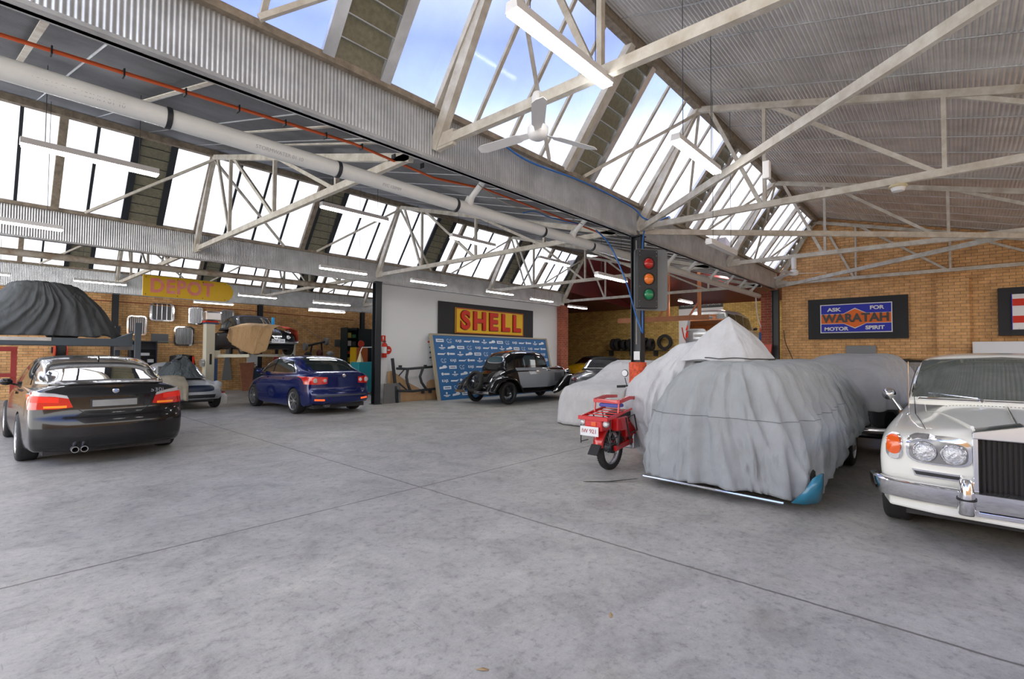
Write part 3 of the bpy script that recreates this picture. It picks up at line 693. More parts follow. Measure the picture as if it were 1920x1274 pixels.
    h,_=hit(bv,0,1.01,'-y'); bd=obj('badge',MB().lathe([(.0,-.012),(.03,-.012),(.04,-.006),(.042,.01)],(0,h.y,1.01),'y',24),'chrome',t,smooth=40)
    obj('badge_roundel',MB().lathe([(.0,-.015),(.022,-.0145),(.023,-.01)],(0,h.y,1.01),'y',20),mat('badge_blue',(.25,.35,.6),.3),bd)
    h,_=hit(bv,.50,.975,'-y'); text('model_badge','530i',.075,'chrome',t,(.50,h.y-.022,.99),(PI/2,0,.16),.003,1.35)
    for s in (.0,.095): obj('exhaust_tip',MB().lathe([(.034,-.06),(.040,-.06),(.040,.15),(.034,.15)],(-.42+s,.06,.235),'y',18,close=True),'alloy',t,smooth=50)
    obj('antenna_fin',MB().prism([(0,0),(.11,0),(.02,.055)],-.01,.01,'yz'),P,t).location=(0,1.42,1.425)
    obj('underbody',MB().box(-.72,.72,.25,4.4,.16,.25),'black_plastic',t)
bmw()
# ================================================================ DARK BLUE SEDAN
def jetta():
    P=paint('paint_blue',(.004,.012,.10),.2,.25)
    t=thing('sedan_car','dark blue four-door sedan parked left of the white wall','car',(6.56,11.62,0))
    L=4.55
    hb=hull_mesh(L,[(0,.82),(.5,.87),(1.2,.89),(3.4,.89),(4.1,.86),(L,.74)],[(0,1.06),(.3,1.09),(.9,1.08),(3.3,.97),(4.2,.80),(L,.62)],[(0,.97),(.5,.99),(1.5,.96),(3.2,.92),(4.1,.77),(L,.58)],
        [(0,.28),(.4,.20),(.9,.17),(3.7,.17),(L,.22)],[(0,.08),(.25,.03),(.38,0),(.58,0),(.63,.05),(.95,.05),(1.06,.02),(1.2,.04)],[(0,.1),(.4,0),(.7,.1),(.9,.3)],bowr=.26,bowf=.42)
    shell('body',hb,P,t,[(.97,.325),(3.55,.325)],.35,.89)
    cm=cabin_mesh(.42,3.55,[(.4,1.06),(1.5,1.0),(3.55,.96)],[(.42,1.07),(1.15,1.38),(1.7,1.455),(2.3,1.46),(2.75,1.38),(3.55,.98)],[(.42,.66),(1.2,.79),(2,.83),(3,.82),(3.55,.70)],.18,.025)
    obj('cabin',cm,P,t,smooth=50); bv=bvh_of(hb,cm); g='dark_glass'
    patch('rear_window',bv,[(-.52,1.42),(0,1.44),(.52,1.42)],[(-.68,1.11),(0,1.10),(.68,1.11)],'-y',g,t,.004)
    for s,ax in ((1,'+x'),(-1,'-x')):
        a=patch('window_trim',bv,[(1.12,1.13),(1.42,1.35),(1.95,1.405),(2.5,1.375),(3.2,1.04)],[(1.05,1.035),(1.9,1.015),(3.25,.995)],ax,'chrome',t,.004,nv=4)
        patch('side_window',bv,[(1.18,1.12),(1.45,1.335),(1.95,1.385),(2.28,1.38)],[(1.13,1.05),(1.6,1.035),(2.28,1.03)],ax,g,t,.020)
        patch('side_window',bv,[(2.34,1.37),(2.5,1.355),(2.8,1.23)],[(2.34,1.03),(2.7,1.02),(3.1,1.015)],ax,g,t,.020)
        for y in (1.62,2.62): patch('door_handle',bv,[(y,.90),(y+.2,.90)],[(y,.865),(y+.2,.865)],ax,P,t,.02)
        patch('door_seam',bv,[(2.30,1.0),(2.31,1.0)],[(2.28,.3),(2.29,.3)],ax,'black_plastic',t,.0015,nu=1,nv=8)
        patch('sill_trim',bv,[(1.35,.42),(3.2,.40)],[(1.35,.40),(3.2,.38)],ax,P,t,.008,nv=1)
        for y in (.97,3.55): wheel(t,s*.785,y,.325,.225,'alloy',s,.70)
        mirror(t,s*.84,3.0,1.04,s,P)
        # tail light cluster: red lens with two round lamps
        a=patch('tail_light',bv,[(s*.42,.945),(s*.6,.96),(s*.84,.955)],[(s*.43,.785),(s*.6,.765),(s*.84,.77)],'-y','tail_red',t,.012)
        patch('tail_light_side',bv,[(.27,.95),(.35,.94)],[(.27,.78),(.32,.80)],ax,'tail_red',t,.010,nu=4)
        for x,r,mm in ((.70,.075,'tail_clear'),(.49,.055,'tail_clear')):
            h,n=hit(bv,s*x,.865,'-y'); 
            q=MB().lathe([(r*.9,-.03),(r,-.022),(r+.008,.02)],(s*x,h.y,.865),'y',22); obj('lamp_ring',q,'tail_glow',a,smooth=50)
            obj('round_lamp',MB().lathe([(.0,-.036),(r*.7,-.034),(r*.9,-.026)],(s*x,h.y,.865),'y',22),mm,a,smooth=60)
        patch('bumper_reflector',bv,[(s*.50,.40),(s*.72,.41)],[(s*.50,.36),(s*.72,.37)],'-y',mat('refl_glow',(1.,.12,.02),.3,emit=.6),t,.012,nv=2)  # no lamp here: the reflector's gleam is put in as emission
    h,_=hit(bv,0,.99,'-y'); bd=obj('badge',MB().lathe([(.0,-.01),(.035,-.01),(.05,-.006),(.052,.01)],(0,h.y,.985),'y',24),'chrome',t,smooth=40)
    patch('boot_seam',bv,[(-.44,.73),(-.36,.60),(0,.585),(.36,.60),(.44,.73)],[(-.44,.72),(-.36,.59),(0,.575),(.36,.59),(.44,.72)],'-y','black_plastic',t,.0015,nu=24,nv=1)
    patch('bumper_strip',bv,[(-.70,.50),(0,.51),(.70,.50)],[(-.70,.455),(0,.465),(.70,.455)],'-y',mat('bstrip',(.05,.06,.09),.4),t,.010,nu=20,nv=1)
    q=MB()
    for s in (-.06,0): q.lathe([(.022,-.02),(.026,-.02),(.026,.12),(.022,.12)],(-.40+s*1.1,.06,.235),'y',14,close=True)
    obj('exhaust_tips',q,'alloy',t,smooth=50)
    obj('underbody',MB().box(-.7,.7,.25,4.1,.16,.25),'black_plastic',t)
jetta()
# ================================================================ WHITE SALOON with chrome radiator grille (near right, front view)
def rolls():
    P=paint('paint_white',(.80,.80,.74),.3,0,.8)
    t=thing('luxury_saloon_car','white 1960s luxury saloon at the right edge with tall chrome grille and twin headlamps','car',(5.24+5.17,-.36,0),PI/2)
    L=5.17
    hb=hull_mesh(L,[(0,.80),(.6,.87),(1.6,.90),(3.8,.90),(4.6,.895),(4.95,.88),(L,.86)],
        [(0,.9),(.9,1.02),(1.8,1.03),(3.4,1.08),(4.3,1.03),(4.9,.99),(L,.97)],[(0,.86),(1,.95),(2,.93),(3.6,.93),(4.4,.92),(4.9,.90),(L,.86)],
        [(0,.36),(.5,.28),(3.9,.26),(4.5,.33),(4.95,.37),(L,.39)],[(0,.05),(.4,0),(.9,.1)],[(0,.14),(.32,.10),(.42,.05),(.6,.015),(.86,.0),(.95,.03),(1.1,.09)],
        bowr=.2,bowf=.17,pw=4,edge=.06,sec=[(0,0,0),(.84,0,0),(.95,.03,.0),(.985,.12,0),(1.0,.40,0),(1.0,.66,0),(.975,.88,0),(.90,1,.06),(.78,1,.14),(.64,1,.42),(.52,1,.80),(.30,1,.97),(0,1,1)])
    shell('body',hb,P,t,[(1.15,.345),(4.32,.345)],.37,.90,.32)
    cm=cabin_mesh(.85,3.62,[(.8,1.02),(3.62,1.07)],[(.85,1.06),(1.35,1.40),(1.8,1.53),(2.5,1.565),(2.98,1.545),(3.14,1.49),(3.60,1.10),(3.62,1.09)],[(.85,.68),(1.5,.76),(3,.78),(3.62,.74)],.13,.035,N=60)
    obj('cabin',cm,P,t,smooth=50); bv=bvh_of(hb,cm)
    wg=mat('windscreen_glass',(.02,.04,.034),.02,spec=1.); wg.node_tree.nodes['Principled BSDF'].inputs['IOR'].default_value=2.6
    tr=patch('windscreen_trim',bv,[(-.655,1.515),(0,1.55),(.655,1.515)],[(-.74,1.10),(0,1.105),(.74,1.10)],'+y','chrome',t,.004,nu=18,nv=8)
    patch('windscreen',bv,[(-.64,1.50),(0,1.533),(.64,1.50)],[(-.715,1.118),(0,1.12),(.715,1.118)],'+y',wg,t,.010,nu=18,nv=8)
    for s,ax in ((1,'+x'),(-1,'-x')):
        patch('side_window',bv,[(2.2,1.44),(2.6,1.46),(3.0,1.43)],[(2.2,1.09),(2.8,1.09),(3.42,1.10)],ax,'dark_glass',t)
        patch('side_window',bv,[(1.5,1.40),(1.8,1.44),(2.1,1.44)],[(1.2,1.09),(1.8,1.09),(2.1,1.09)],ax,'dark_glass',t)
        for y in (1.15,4.32): wheel(t,s*.785,y,.345,.215,'disc',s,.58)
        # headlamp pod with two lamps
        pod=patch('headlamp_surround',bv,*ell(s*.475,.795,.20,.112,16,.55),'+y','chrome',t,.018,nu=26,nv=8,thick=.04)
        patch('surround_recess',bv,*ell(s*.475,.785,.178,.088,16,.55),'+y',mat('recess_silver',(.25,.25,.25),.35,.6),pod,.026,nu=24,nv=8,thick=.02)
        for x in (.385,.56):
            h,_=hit(bv,s*x,.785,'+y'); y0=h.y+.02
            lamp=obj('headlamp_lens',MB().lathe([(.066,.012),(.055,.028),(.03,.038),(.0,.041)],(s*x,y0,.785),'y',26),mat('lamp_glass',(.60,.62,.64),.12,.55,coat=1.,bump=.8,bs=45),t,smooth=60)
            obj('lamp_rim',MB().lathe([(.066,.0),(.080,.006),(.080,.022),(.074,.028),(.066,.018)],(s*x,y0,.785),'y',28,close=True),'chrome',lamp,smooth=60)
        # slot grille under the lamps
        sl=patch('air_slot',bv,[(s*.33,.625),(s*.64,.63)],[(s*.34,.575),(s*.62,.575)],'+y','chrome',t,.016,nv=3)
        patch('slot_opening',bv,[(s*.345,.612),(s*.625,.616)],[(s*.355,.588),(s*.61,.588)],'+y','black_plastic',sl,.019,nv=2)
        # amber indicator
        a=patch('indicator_lamp',bv,*ell(s*.755,.80,.043,.068,10,.7),'+y',mat('amber_lens2',(.75,.10,.005),.15,coat=1.),t,.030,nu=12,nv=5)
        patch('indicator_rim',bv,*ell(s*.755,.785,.055,.10,10,.7),'+y','chrome',a,.018,nu=12,nv=5)
        patch('parking_lens',bv,*ell(s*.755,.718,.036,.026,10,.9),'+y','tail_clear',a,.028,nu=10,nv=3)
        # bonnet ridge lines down to the grille
        patch('bonnet_shut_line',bv,[(s*.70,3.52),(s*.705,3.52)],[(s*.56,4.90),(s*.565,4.90)],'+z','black_plastic',t,.0015,nu=1,nv=14)
        r=[]
        for i in range(17):
            y=lerp(3.55,4.98,i/16); x=s*lerp(.62,.27,i/16); h,_=hit(bv,x,y,'+z'); r.append(Vector((x,y,h.z-.004+.012*i/16)))
        obj('bonnet_crease',MB().tube(r,[.004+.010*i/16 for i in range(17)],6),P,t,smooth=60)
        # mirror, aerial
        q=MB().tube([(s*.80,3.50,.98),(s*.90,3.46,1.10)],.012,8); mb2=MB()
        h,_=hit(bv,s*.80,3.45,'+z')
        q=MB().tube([(s*.82,3.42,.96),(s*.90,3.40,1.09)],[.022,.012],8)
        for a0 in (0,): q.lathe([(.0,.075),(.035,.06),(.058,.02),(.066,-.02),(.066,-.03)],(s*.93,3.40,1.13),'y',18)
        obj('wing_mirror',q,'chrome',t,smooth=60)
    h,_=hit(bv,.735,3.75,'+z'); obj('aerial',MB().tube([(.735,3.75,h.z-.01),(.735,3.72,1.50)],[.006,.003],6).lathe([(.028,-.005),(.018,.012),(.0,.014)],(.735,3.75,h.z),'z',14),'chrome',t)
    # bonnet centre strip and vent row
    r=[]
    for i in range(15):
        y=lerp(3.62,5.0,i/14); h,_=hit(bv,0,y,'+z'); r.append(Vector((0,y,h.z+.004)))
    obj('bonnet_strip',MB().tube(r,.010,6),'chrome',t,smooth=60)
    q=MB()
    for i in range(34):
        x=-.42+i*.026
        h,_=hit(bv,x,3.665,'+z')
        if h: q.box(x-.004,x+.004,3.655,3.68,h.z-.002,h.z+.0025)
    obj('scuttle_vents',q,'black_plastic',t)
    for s in (-1,1):
        q=MB().tube([(s*.18,3.60,1.12),(s*.20,3.575,1.135),(s*.58,3.52,1.165)],.006,6).tube([(s*.16,3.62,1.10),(s*.18,3.60,1.12)],.018,8); obj('wiper',q,'chrome',t)
    # radiator
    g=thing_part('radiator_grille',t,(0,L-.02,0))
    hw,zb,zt,zc=.275,.37,.975,1.045
    obj('shell_frame',MB().prism([(-hw,zb),(-hw,zt),(0,zc),(hw,zt),(hw,zb),(hw-.032,zb),(hw-.032,zt-.045),(-hw+.032,zt-.045),(-hw+.032,zb)],-.12,.09,'xz'),'chrome',g,bevel=.006)
    obj('shell_top',MB().prism([(-hw,zt),(0,zc),(hw,zt),(hw,zt-.05),(-hw,zt-.05)],-.20,.095,'xz'),'chrome',g,bevel=.008)
    obj('core',MB().box(-hw+.03,hw-.03,-.1,.045,zb,zt-.04),'black_plastic',g)
    q=MB()
    for i in range(17):
        x=-hw+.048+i*(2*hw-.096)/16; q.prism([(x-.006,.062),(x,.076),(x+.006,.062)],zb,zt-.045,'xy')
    obj('grille_bars',q,mat('grille_metal',(.55,.53,.47),.2,1.),g)
    obj('grille_base',MB().box(-hw,hw,-.1,.08,zb-.03,zb+.005),'chrome',g,bevel=.005)
    # bumper: rounded blade following the front
    rows=[]
    for i in range(41):
        a=-1+2*i/40; x=a*.925; y=L+.075-.15*abs(a)**4-.02*abs(a)**1.5
        if abs(a)>.93: y-=(abs(a)-.93)*2.5
        dn=Vector((.15*4*a**3,1,0)).normalized() if abs(a)<.93 else Vector((math.copysign(1,a),.35,0)).normalized()
        row=[]
        for h,o in ((-.092,-.03),(-.085,-.004),(-.05,.018),(.02,.028),(.045,.03),(.060,.012),(.066,-.03)):
            row.append(Vector((x,y,.47+h))+dn*o)
        rows.append(row)
    bp=obj('front_bumper',MB().grid(rows),'chrome',t,smooth=40,solid=.006)
    bw=obj('bumper_apron',MB().prism([(-.86,L-.36),(-.80,L-.10),(-.5,L+.0),(0,L+.03),(.5,L+.0),(.80,L-.10),(.86,L-.36)],.29,.38,'xy'),P,t,bevel=.02)
    for s in (-1,1):
        x=s*.315; q=MB(); rows=[]
        for z,w,d in ((.345,.048,.055),(.36,.055,.075),(.45,.056,.088),(.52,.05,.085),(.585,.042,.075),(.615,.030,.05),(.622,.01,.03)):
            rows.append([(x+w*math.cos(a_),L+.075+d*max(-.5,math.sin(a_)) ,z) for a_ in [2*PI*k/20 for k in range(20)]])
        q.grid(rows,closed=True); q.f.append(tuple(range(20))); q.f.append(tuple(len(q.v)-20+k for k in range(20)))
        ov=obj('overrider',q,'chrome',t,smooth=50); obj('rubber_band',MB().lathe([(.056,0),(.060,.003),(.060,.012),(.056,.015)],(0,0,0),'z',20,close=True),'black_rubber',ov).location=(x,L+.105,.46)
    # interior hints: red seats seen through the screen are behind solid glass
    obj('underbody',MB().box(-.7,.7,.3,4.9,.2,.3),'black_plastic',t)
def thing_part(name,parent,loc):
    o=bpy.data.objects.new(name,None); COL.objects.link(o); o.parent=parent; o.location=loc; return o
rolls()
# ================================================================ COVERED CARS
def fabric(name,col,strength=.5,scale=1.6):
    m=mat(name,col,.88,0,.12,2.5); n=m.node_tree.nodes; l=m.node_tree.links
    t=n.new('ShaderNodeTexCoord'); x=n.new('ShaderNodeTexNoise'); x.inputs['Scale'].default_value=scale; x.inputs['Detail'].default_value=5; x.inputs['Roughness'].default_value=.45; x.inputs['Distortion'].default_value=1.2
    mp=n.new('ShaderNodeMapping'); mp.inputs['Scale'].default_value=(1.6,1.6,.8); mp.inputs['Rotation'].default_value=(.5,.4,.3); l.new(t.outputs['Object'],mp.inputs[0]); l.new(mp.outputs[0],x.inputs['Vector'])
    u=n.new('ShaderNodeBump'); u.inputs['Strength'].default_value=strength; u.inputs['Distance'].default_value=.12; l.new(x.outputs[0],u.inputs['Height']); l.new(u.outputs[0],n['Principled BSDF'].inputs['Normal']); return m
mat('ink_seam',(.16,.17,.18),.8)
def nz(x,y,z): return noise.noise(Vector((x,y,z)))
def cover(name,parent,lv,m,amp=.05,freq=5.,skew=1.,seed=0,hem=.05,N=260,K=46,wr=.012,lift=0,seam=0):
    """lv: (z,x0,x1,y0,y1,power) from the crest down to the hem"""
    n=len(lv); rows=[]
    acc=[0.]; pr=None; tht=[]; M_=2400
    for i in range(M_+1):
        th=2*PI*i/M_; c,s=math.cos(th),math.sin(th); pt=((lv[-2][2]-lv[-2][1])*math.copysign(abs(c)**lv[-2][5],c),(lv[-2][4]-lv[-2][3])*math.copysign(abs(s)**lv[-2][5],s))
        if pr: acc.append(acc[-1]+math.dist(pt,pr))
        pr=pt
    k_=0
    for i in range(N):
        T=acc[-1]*i/N
        while acc[k_+1]<T: k_+=1
        tht.append(2*PI*(k_+(T-acc[k_])/max(1e-9,acc[k_+1]-acc[k_]))/M_)
    L_=lv[-2]; bp=[((L_[2]-L_[1])/2*math.copysign(abs(math.cos(t))**.4,math.cos(t)),(L_[4]-L_[3])/2*math.copysign(abs(math.sin(t))**.4,math.sin(t))) for t in tht]
    cv=[[(i/(n-1),L[k]) for i,L in enumerate(lv)] for k in range(6)]
    for j in range(K+1):
        v=j/K; z,x0,x1,y0,y1,p=[interp(v,c) for c in cv]; row=[]
        for i in range(N):
            th=tht[i]; c,s=math.cos(th),math.sin(th); c2=math.copysign(abs(c)**p,c); s2=math.copysign(abs(s)**p,s)
            x=(x0+x1)/2+(x1-x0)/2*c2; y=(y0+y1)/2+(y1-y0)/2*s2
            bx,by=bp[i]; a=(bx+.04*skew*v)*freq*.75; b=(by+.12*skew*v)*freq*.75
            f=nz(a+seed,b,v*.3+seed); f3=nz(a*1.7+seed+7,b*1.7+3,v*.35); f2=nz(a*2.6+seed*2,b*2.6,v*.8); fold=max(0,1-abs(f)*3.6)**1.4*.75+max(0,1-abs(f3)*4.2)**1.4*.45*v+f2*.25*(.3+v)-.1
            d=amp*fold*min(1,max(0,v-.10)*1.7)
            w=wr*(nz(x*5+seed,y*5,z*5)+.6*nz(x*11,y*11+seed,z*9))
            nn=Vector((c2/max(.3,(x1-x0)),s2/max(.3,(y1-y0)),0)); nn.normalize()
            zz=z+hem*max(0,v-.55)/.45*nz(c*2.2+seed,s*2.2,3.)*1.6+(w if v<.5 else w*.3)
            if lift and y<0: zz+=lift*v**3*min(1,max(0,(x-.12)/1.5))
            row.append(Vector((x,y,zz))+nn*(d+w))
        rows.append(row)
    if seam:
        r_=rows[int(K*seam)]; obj('cover_seam',MB().tube([p+Vector((-.004,0,0)) for p in r_ if p.x<(lv[-2][1]+lv[-2][2])/2],.0035,5),'ink_seam',parent)
    q=MB(); q.grid(rows,closed=True)
    o=len(q.v); c=sum(rows[0],Vector())/N; q.v.append(c)
    for i in range(N): q.f.append((i,(i+1)%N,o))
    return obj(name,q,m,parent,smooth=180,solid=.004)
FG=fabric('cover_grey',(.30,.32,.335),.55,1.6); FL=fabric('cover_light',(.50,.51,.54),.5,2.0); FW=fabric('cover_pale',(.56,.56,.58),.45,1.5); FD=fabric("cover_dark",(.085,.093,.10),.5,1.3); FT=fabric('cloth_tan',(.50,.32,.16),.7,5.)
FB=fabric('cover_back',(.33,.335,.35),.5,1.8)
def covered_big():
    t=thing('covered_car','large car under a grey fabric cover, teal paint showing at its lower right corner','covered car',(5.6,1.95,0))
    c=cover('car_cover',t,[(1.50,.9,3.2,-.30,.32,.6),(1.485,.50,3.45,-.46,.46,.55),(1.44,.30,3.6,-.58,.58,.5),(1.32,.17,3.7,-.68,.72,.46),(1.03,.05,3.8,-.80,.88,.42),(.75,-.02,3.85,-.89,.95,.40),(.40,-.05,3.85,-.95,.98,.36),(.11,-.04,3.8,-.93,.96,.33)],FG,.12,6.5,2.0,3.,.05,N=360,K=64,wr=.013,lift=.42,seam=.66)
    # seam across the front panel
    TE=paint('paint_teal',(.02,.16,.26),.35)
    hb=hull_mesh(3.3,[(0,.62),(.5,.66),(2.8,.66),(3.3,.60)],[(0,.8),(1.5,.9),(3.7,.8)],[(0,.75),(1.5,.85),(3.7,.75)],[(0,.24),(3.7,.24)],[(0,0)]*1+[(1,0)],[(0,0),(1,0)],bowr=.08,bowf=.08)
    b=shell('body',hb,TE,t); b.rotation_euler=(0,0,-PI/2); b.location=(.25,-.02,.0)
    obj('front_corner_panel',MB().grid([[(-.06,-.90,.36),(-.04,-.93,.38),(.02,-.965,.40),(.08,-.97,.40)],[(-.09,-.84,.24),(-.07,-.91,.25),(.0,-.96,.27),(.08,-.97,.28)],[(-.09,-.72,.10),(-.07,-.83,.10),(.0,-.93,.12),(.08,-.95,.14)]]),TE,t,solid=.02,smooth=60)
    obj('chrome_strip',MB().tube([(-.10,.86,.105),(-.125,0,.10),(-.12,-.66,.09)],.014,8),'chrome',t)
    obj('underbody',MB().box(.22,3.6,-.70,.70,.13,.3),'black_plastic',t)
    for x in (.50,2.9):
        for s in (-1,1):
            w=wheel(t,0,0,.29,.17,'disc',s,.62); w.location=(x,s*.76-.02,.29); w.rotation_euler=(0,0,PI/2 if s>0 else -PI/2)
    obj('tie_strap',MB().grid([[(-.02,1.0,.03),(-.02,.97,.035)],[(-.30,1.22,.012),(-.29,1.17,.012)],[(-.5,1.45,.006),(-.48,1.40,.006)]]),'black_rubber',t,solid=.003)
covered_big()
def bundle():
    # folded cover heaped to a peak, built from a few hard folds
    t=thing('folded_car_cover','light grey folded cover heaped to a sharp peak on top of the big covered car','folded cover',(6.5,2.1,1.49))
    rng=random.Random(4); rows=[]; N=96; K=18
    base=[(-.36,.52),(-.40,.05),(-.30,-.24),(-.02,-.42),(.40,-.42),(.85,-.25),(.9,.2),(.7,.52),(.1,.62)]
    P=[poly_at(base+[base[0]],i/N) for i in range(N)]
    pk=Vector((.0,.04,.56))
    for j in range(K+1):
        v=j/K; row=[]
        for i,(bx,by) in enumerate(P):
            th=i/N*2*PI; sag=1-v; h=(1-v)**(.92)
            bul=.05*math.sin(PI*v)*(1+.9*nz(th*1.2,5,0)); fo=.12*(abs(nz(bx*3+by*4,v*1.1,9))-.2)*math.sin(PI*min(1,v*1.05))
            k=v+bul+fo
            row.append(Vector((pk.x+(bx-pk.x)*k,pk.y+(by-pk.y)*k,max(.0,pk.z*h)+.035*nz(bx*4,by*4,v*3)*v+ (-.0))))
        rows.append(row)
    # tuck under
    rows.append([Vector((p.x*.9,p.y*.9,-.01)) for p in rows[-1]])
    q=MB().grid(rows,closed=True); q.v.append(pk+Vector((0,0,.012))); q.f+=[(i,(i+1)%N,len(q.v)-1) for i in range(N)]
    obj('cloth',q,FL,t,smooth=70)
    obj('hem_band',MB().tube([Vector((p.x*1.01,p.y*1.01,.02+.03*abs(nz(p.x*3,p.y*3,1)))) for p in rows[-2][8:44]],.006,6),'black_rubber',t)
bundle()
def covered_side():
    t=thing('draped_cover','light grey cover draped between the red motorcycle and the big covered car','cover',(6.9,2.95,0))
    cover('fabric_cover',t,[(1.74,-.30,.05,-.55,-.32,.8),(1.70,-.5,.5,-.6,-.15,.8),(1.52,-.58,.9,-.6,.16,.7),(1.34,-.62,1.1,-.6,.42,.65),(1.0,-.66,1.3,-.6,.68,.6),(.74,-.68,1.35,-.6,.74,.6),(.45,-.62,1.35,-.5,.60,.6),(.08,-.48,1.3,-.4,.42,.6)],FL,.13,5.,2.4,11.,.10,N=260,K=54,wr=.022)
covered_side()
def covered_small():
    t=thing('covered_car','small low car under a pale cover behind the red motorcycle','covered car',(9.0,6.0,0))
    cover('car_cover',t,[(1.42,1.9,3.0,-.60,.40,.6),(1.36,1.7,3.3,-.75,.50,.55),(1.15,1.35,3.6,-.85,.62,.5),(.96,.95,3.85,-.90,.72,.5),(.88,.40,3.95,-.93,.78,.48),(.76,.05,4.0,-.95,.82,.46),(.5,-.03,4.05,-.98,.87,.45),(.02,-.06,4.1,-1.0,.92,.45)],FW,.07,5.,.8,21.,.0,N=240,K=46,wr=.014)
covered_small()
def covered_back():
    t=thing('covered_car','black car with chrome bumper under a grey cover by the brick end wall','covered car',(9.35,1.25,0))
    cover('car_cover',t,[(1.60,1.3,3.0,-.30,.40,.6),(1.56,.9,3.4,-.42,.60,.55),(1.38,.45,3.7,-.56,.85,.5),(1.15,.15,3.9,-.66,.96,.5),(.95,.0,4.05,-.71,1.0,.46),(.74,-.05,4.1,-.74,1.02,.45)],FB,.08,5.,1.2,33.,.05,N=240,K=40,wr=.016)
    B=MATS['paint_black']
    hb=hull_mesh(4.2,[(0,.75),(.5,.83),(3.6,.83),(4.2,.78)],[(0,.9),(1.5,1.0),(4.2,.9)],[(0,.8),(1.5,.9),(4.2,.8)],[(0,.28),(4.2,.28)],[(0,0),(1,0)],[(0,0),(1,0)],bowr=.1,bowf=.14)
    b=shell('body',hb,B,t,[(.8,.32),(3.4,.32)],.36,.83); b.rotation_euler=(0,0,PI/2); b.location=(4.05,.13,0); b.scale=(.93,.96,1)
    rows=[]
    for i in range(25):
        a=-1+2*i/24; rows.append([Vector((-.04+.14*abs(a)**3+dx,.13+a*.84,.42+dz)) for dx,dz in ((.03,-.05),(-.02,-.045),(-.045,0),(-.02,.045),(.03,.05))])
    obj('front_bumper',MB().grid(rows),'chrome',t,smooth=60,solid=.004)
    for x in (.8,3.4):
        for s in (-1,1):
            w=wheel(t,0,0,.32,.19,'disc',s,.6); w.location=(x,.13+s*.66,.32); w.rotation_euler=(0,0,PI/2 if s>0 else -PI/2)
covered_back()
# ================================================================ CLASSICS
def classic(name,label,cat,loc,rz,pcol,L=4.4,W=.84,H=1.45,soft=None,deck=.95,z=0,R=.32,style='disc',front=True):
    P=pcol; t=thing(name,label,cat,loc,rz); bh=deck-.06
    hb=hull_mesh(L,[(0,W*.82),(.5,W*.93),(L*.3,W),(L*.75,W),(L-.35,W*.96),(L,W*.84)],[(0,deck*.84),(.5,deck*.95),(L*.35,deck),(L*.68,deck+.03),(L*.88,deck-.04),(L,deck*.78)],
        [(0,bh*.8),(.6,bh*.95),(L*.4,bh*.9),(L*.75,bh*.96),(L-.4,bh*.90),(L,bh*.78)],[(0,.32),(.5,.25),(L-.5,.25),(L,.3)],[(0,.12),(.45,0),(.9,.12)],[(0,.12),(.45,.0),(.8,.05),(1.0,.2)],bowr=.3,bowf=.28,pw=2.2,edge=.07,
        sec=[(0,0,0),(.80,0,0),(.93,.03,0),(.985,.16,0),(1.0,.42,0),(.985,.68,0),(.94,.90,.0),(.84,1.0,.04),(.70,.985,.15),(.50,1,.75),(.28,1,.96),(0,1,1)])
    b=shell('body',hb,P,t,[(.82,R),(L-.85,R)],R+.035,W,.3)
    c0,c1=L*.13,L*.66
    cm=cabin_mesh(c0,c1,[(c0,deck-.02),(c1,deck)],[(c0,deck),(c0+.5,deck+(H-deck)*.72),(c0+.95,H-.04),(L*.42,H-.01),(L*.54,H-.05),(c1,deck+.02)],[(c0,W*.66),(c0+.7,W*.82),(L*.5,W*.84),(c1,W*.76)],W*.20,.03)
    obj('cabin',cm,soft or P,t,smooth=50); bv=bvh_of(hb,cm); g='dark_glass'
    a=patch('windscreen_trim',bv,[(-.56*W/.84,H-.10),(0,H-.08),(.56*W/.84,H-.10)],[(-.60,deck+.045),(0,deck+.05),(.60,deck+.045)],'+y','chrome',t,.004)
    patch('windscreen',bv,[(-.53,H-.12),(0,H-.10),(.53,H-.12)],[(-.575,deck+.06),(0,deck+.065),(.575,deck+.06)],'+y','screen_glass',t,.008)
    for s,ax in ((1,'+x'),(-1,'-x')):
        patch('side_window',bv,[(L*.20,deck+.18),(L*.27,H-.13),(L*.38,H-.10)],[(L*.19,deck+.05),(L*.3,deck+.04),(L*.38,deck+.04)],ax,g,t)
        patch('side_window',bv,[(L*.40,H-.10),(L*.49,H-.12),(L*.53,H-.2)],[(L*.40,deck+.04),(L*.5,deck+.04),(L*.60,deck+.05)],ax,g,t)
        for y in (.82,L-.85): wheel(t,s*(W-.105),y,R,.185,style,s,.64)
    rows=[]
    for sgn,y0 in ((1,L+.05),(-1,-.05)):
        rows=[]
        for i in range(21):
            q=-1+2*i/20; rows.append([Vector((q*W*1.0,y0+sgn*(-.26*abs(q)**2.4+o),.44+h)) for o,h in ((-.02,-.055),(.015,-.045),(.035,0),(.015,.045),(-.02,.055))])
        if front: obj('bumper',MB().grid(rows),'chrome',t,smooth=60,solid=.004)
    obj('underbody',MB().box(-W+.25,W-.25,.4,L-.4,.2,.3),'black_plastic',t)
    return t,bv
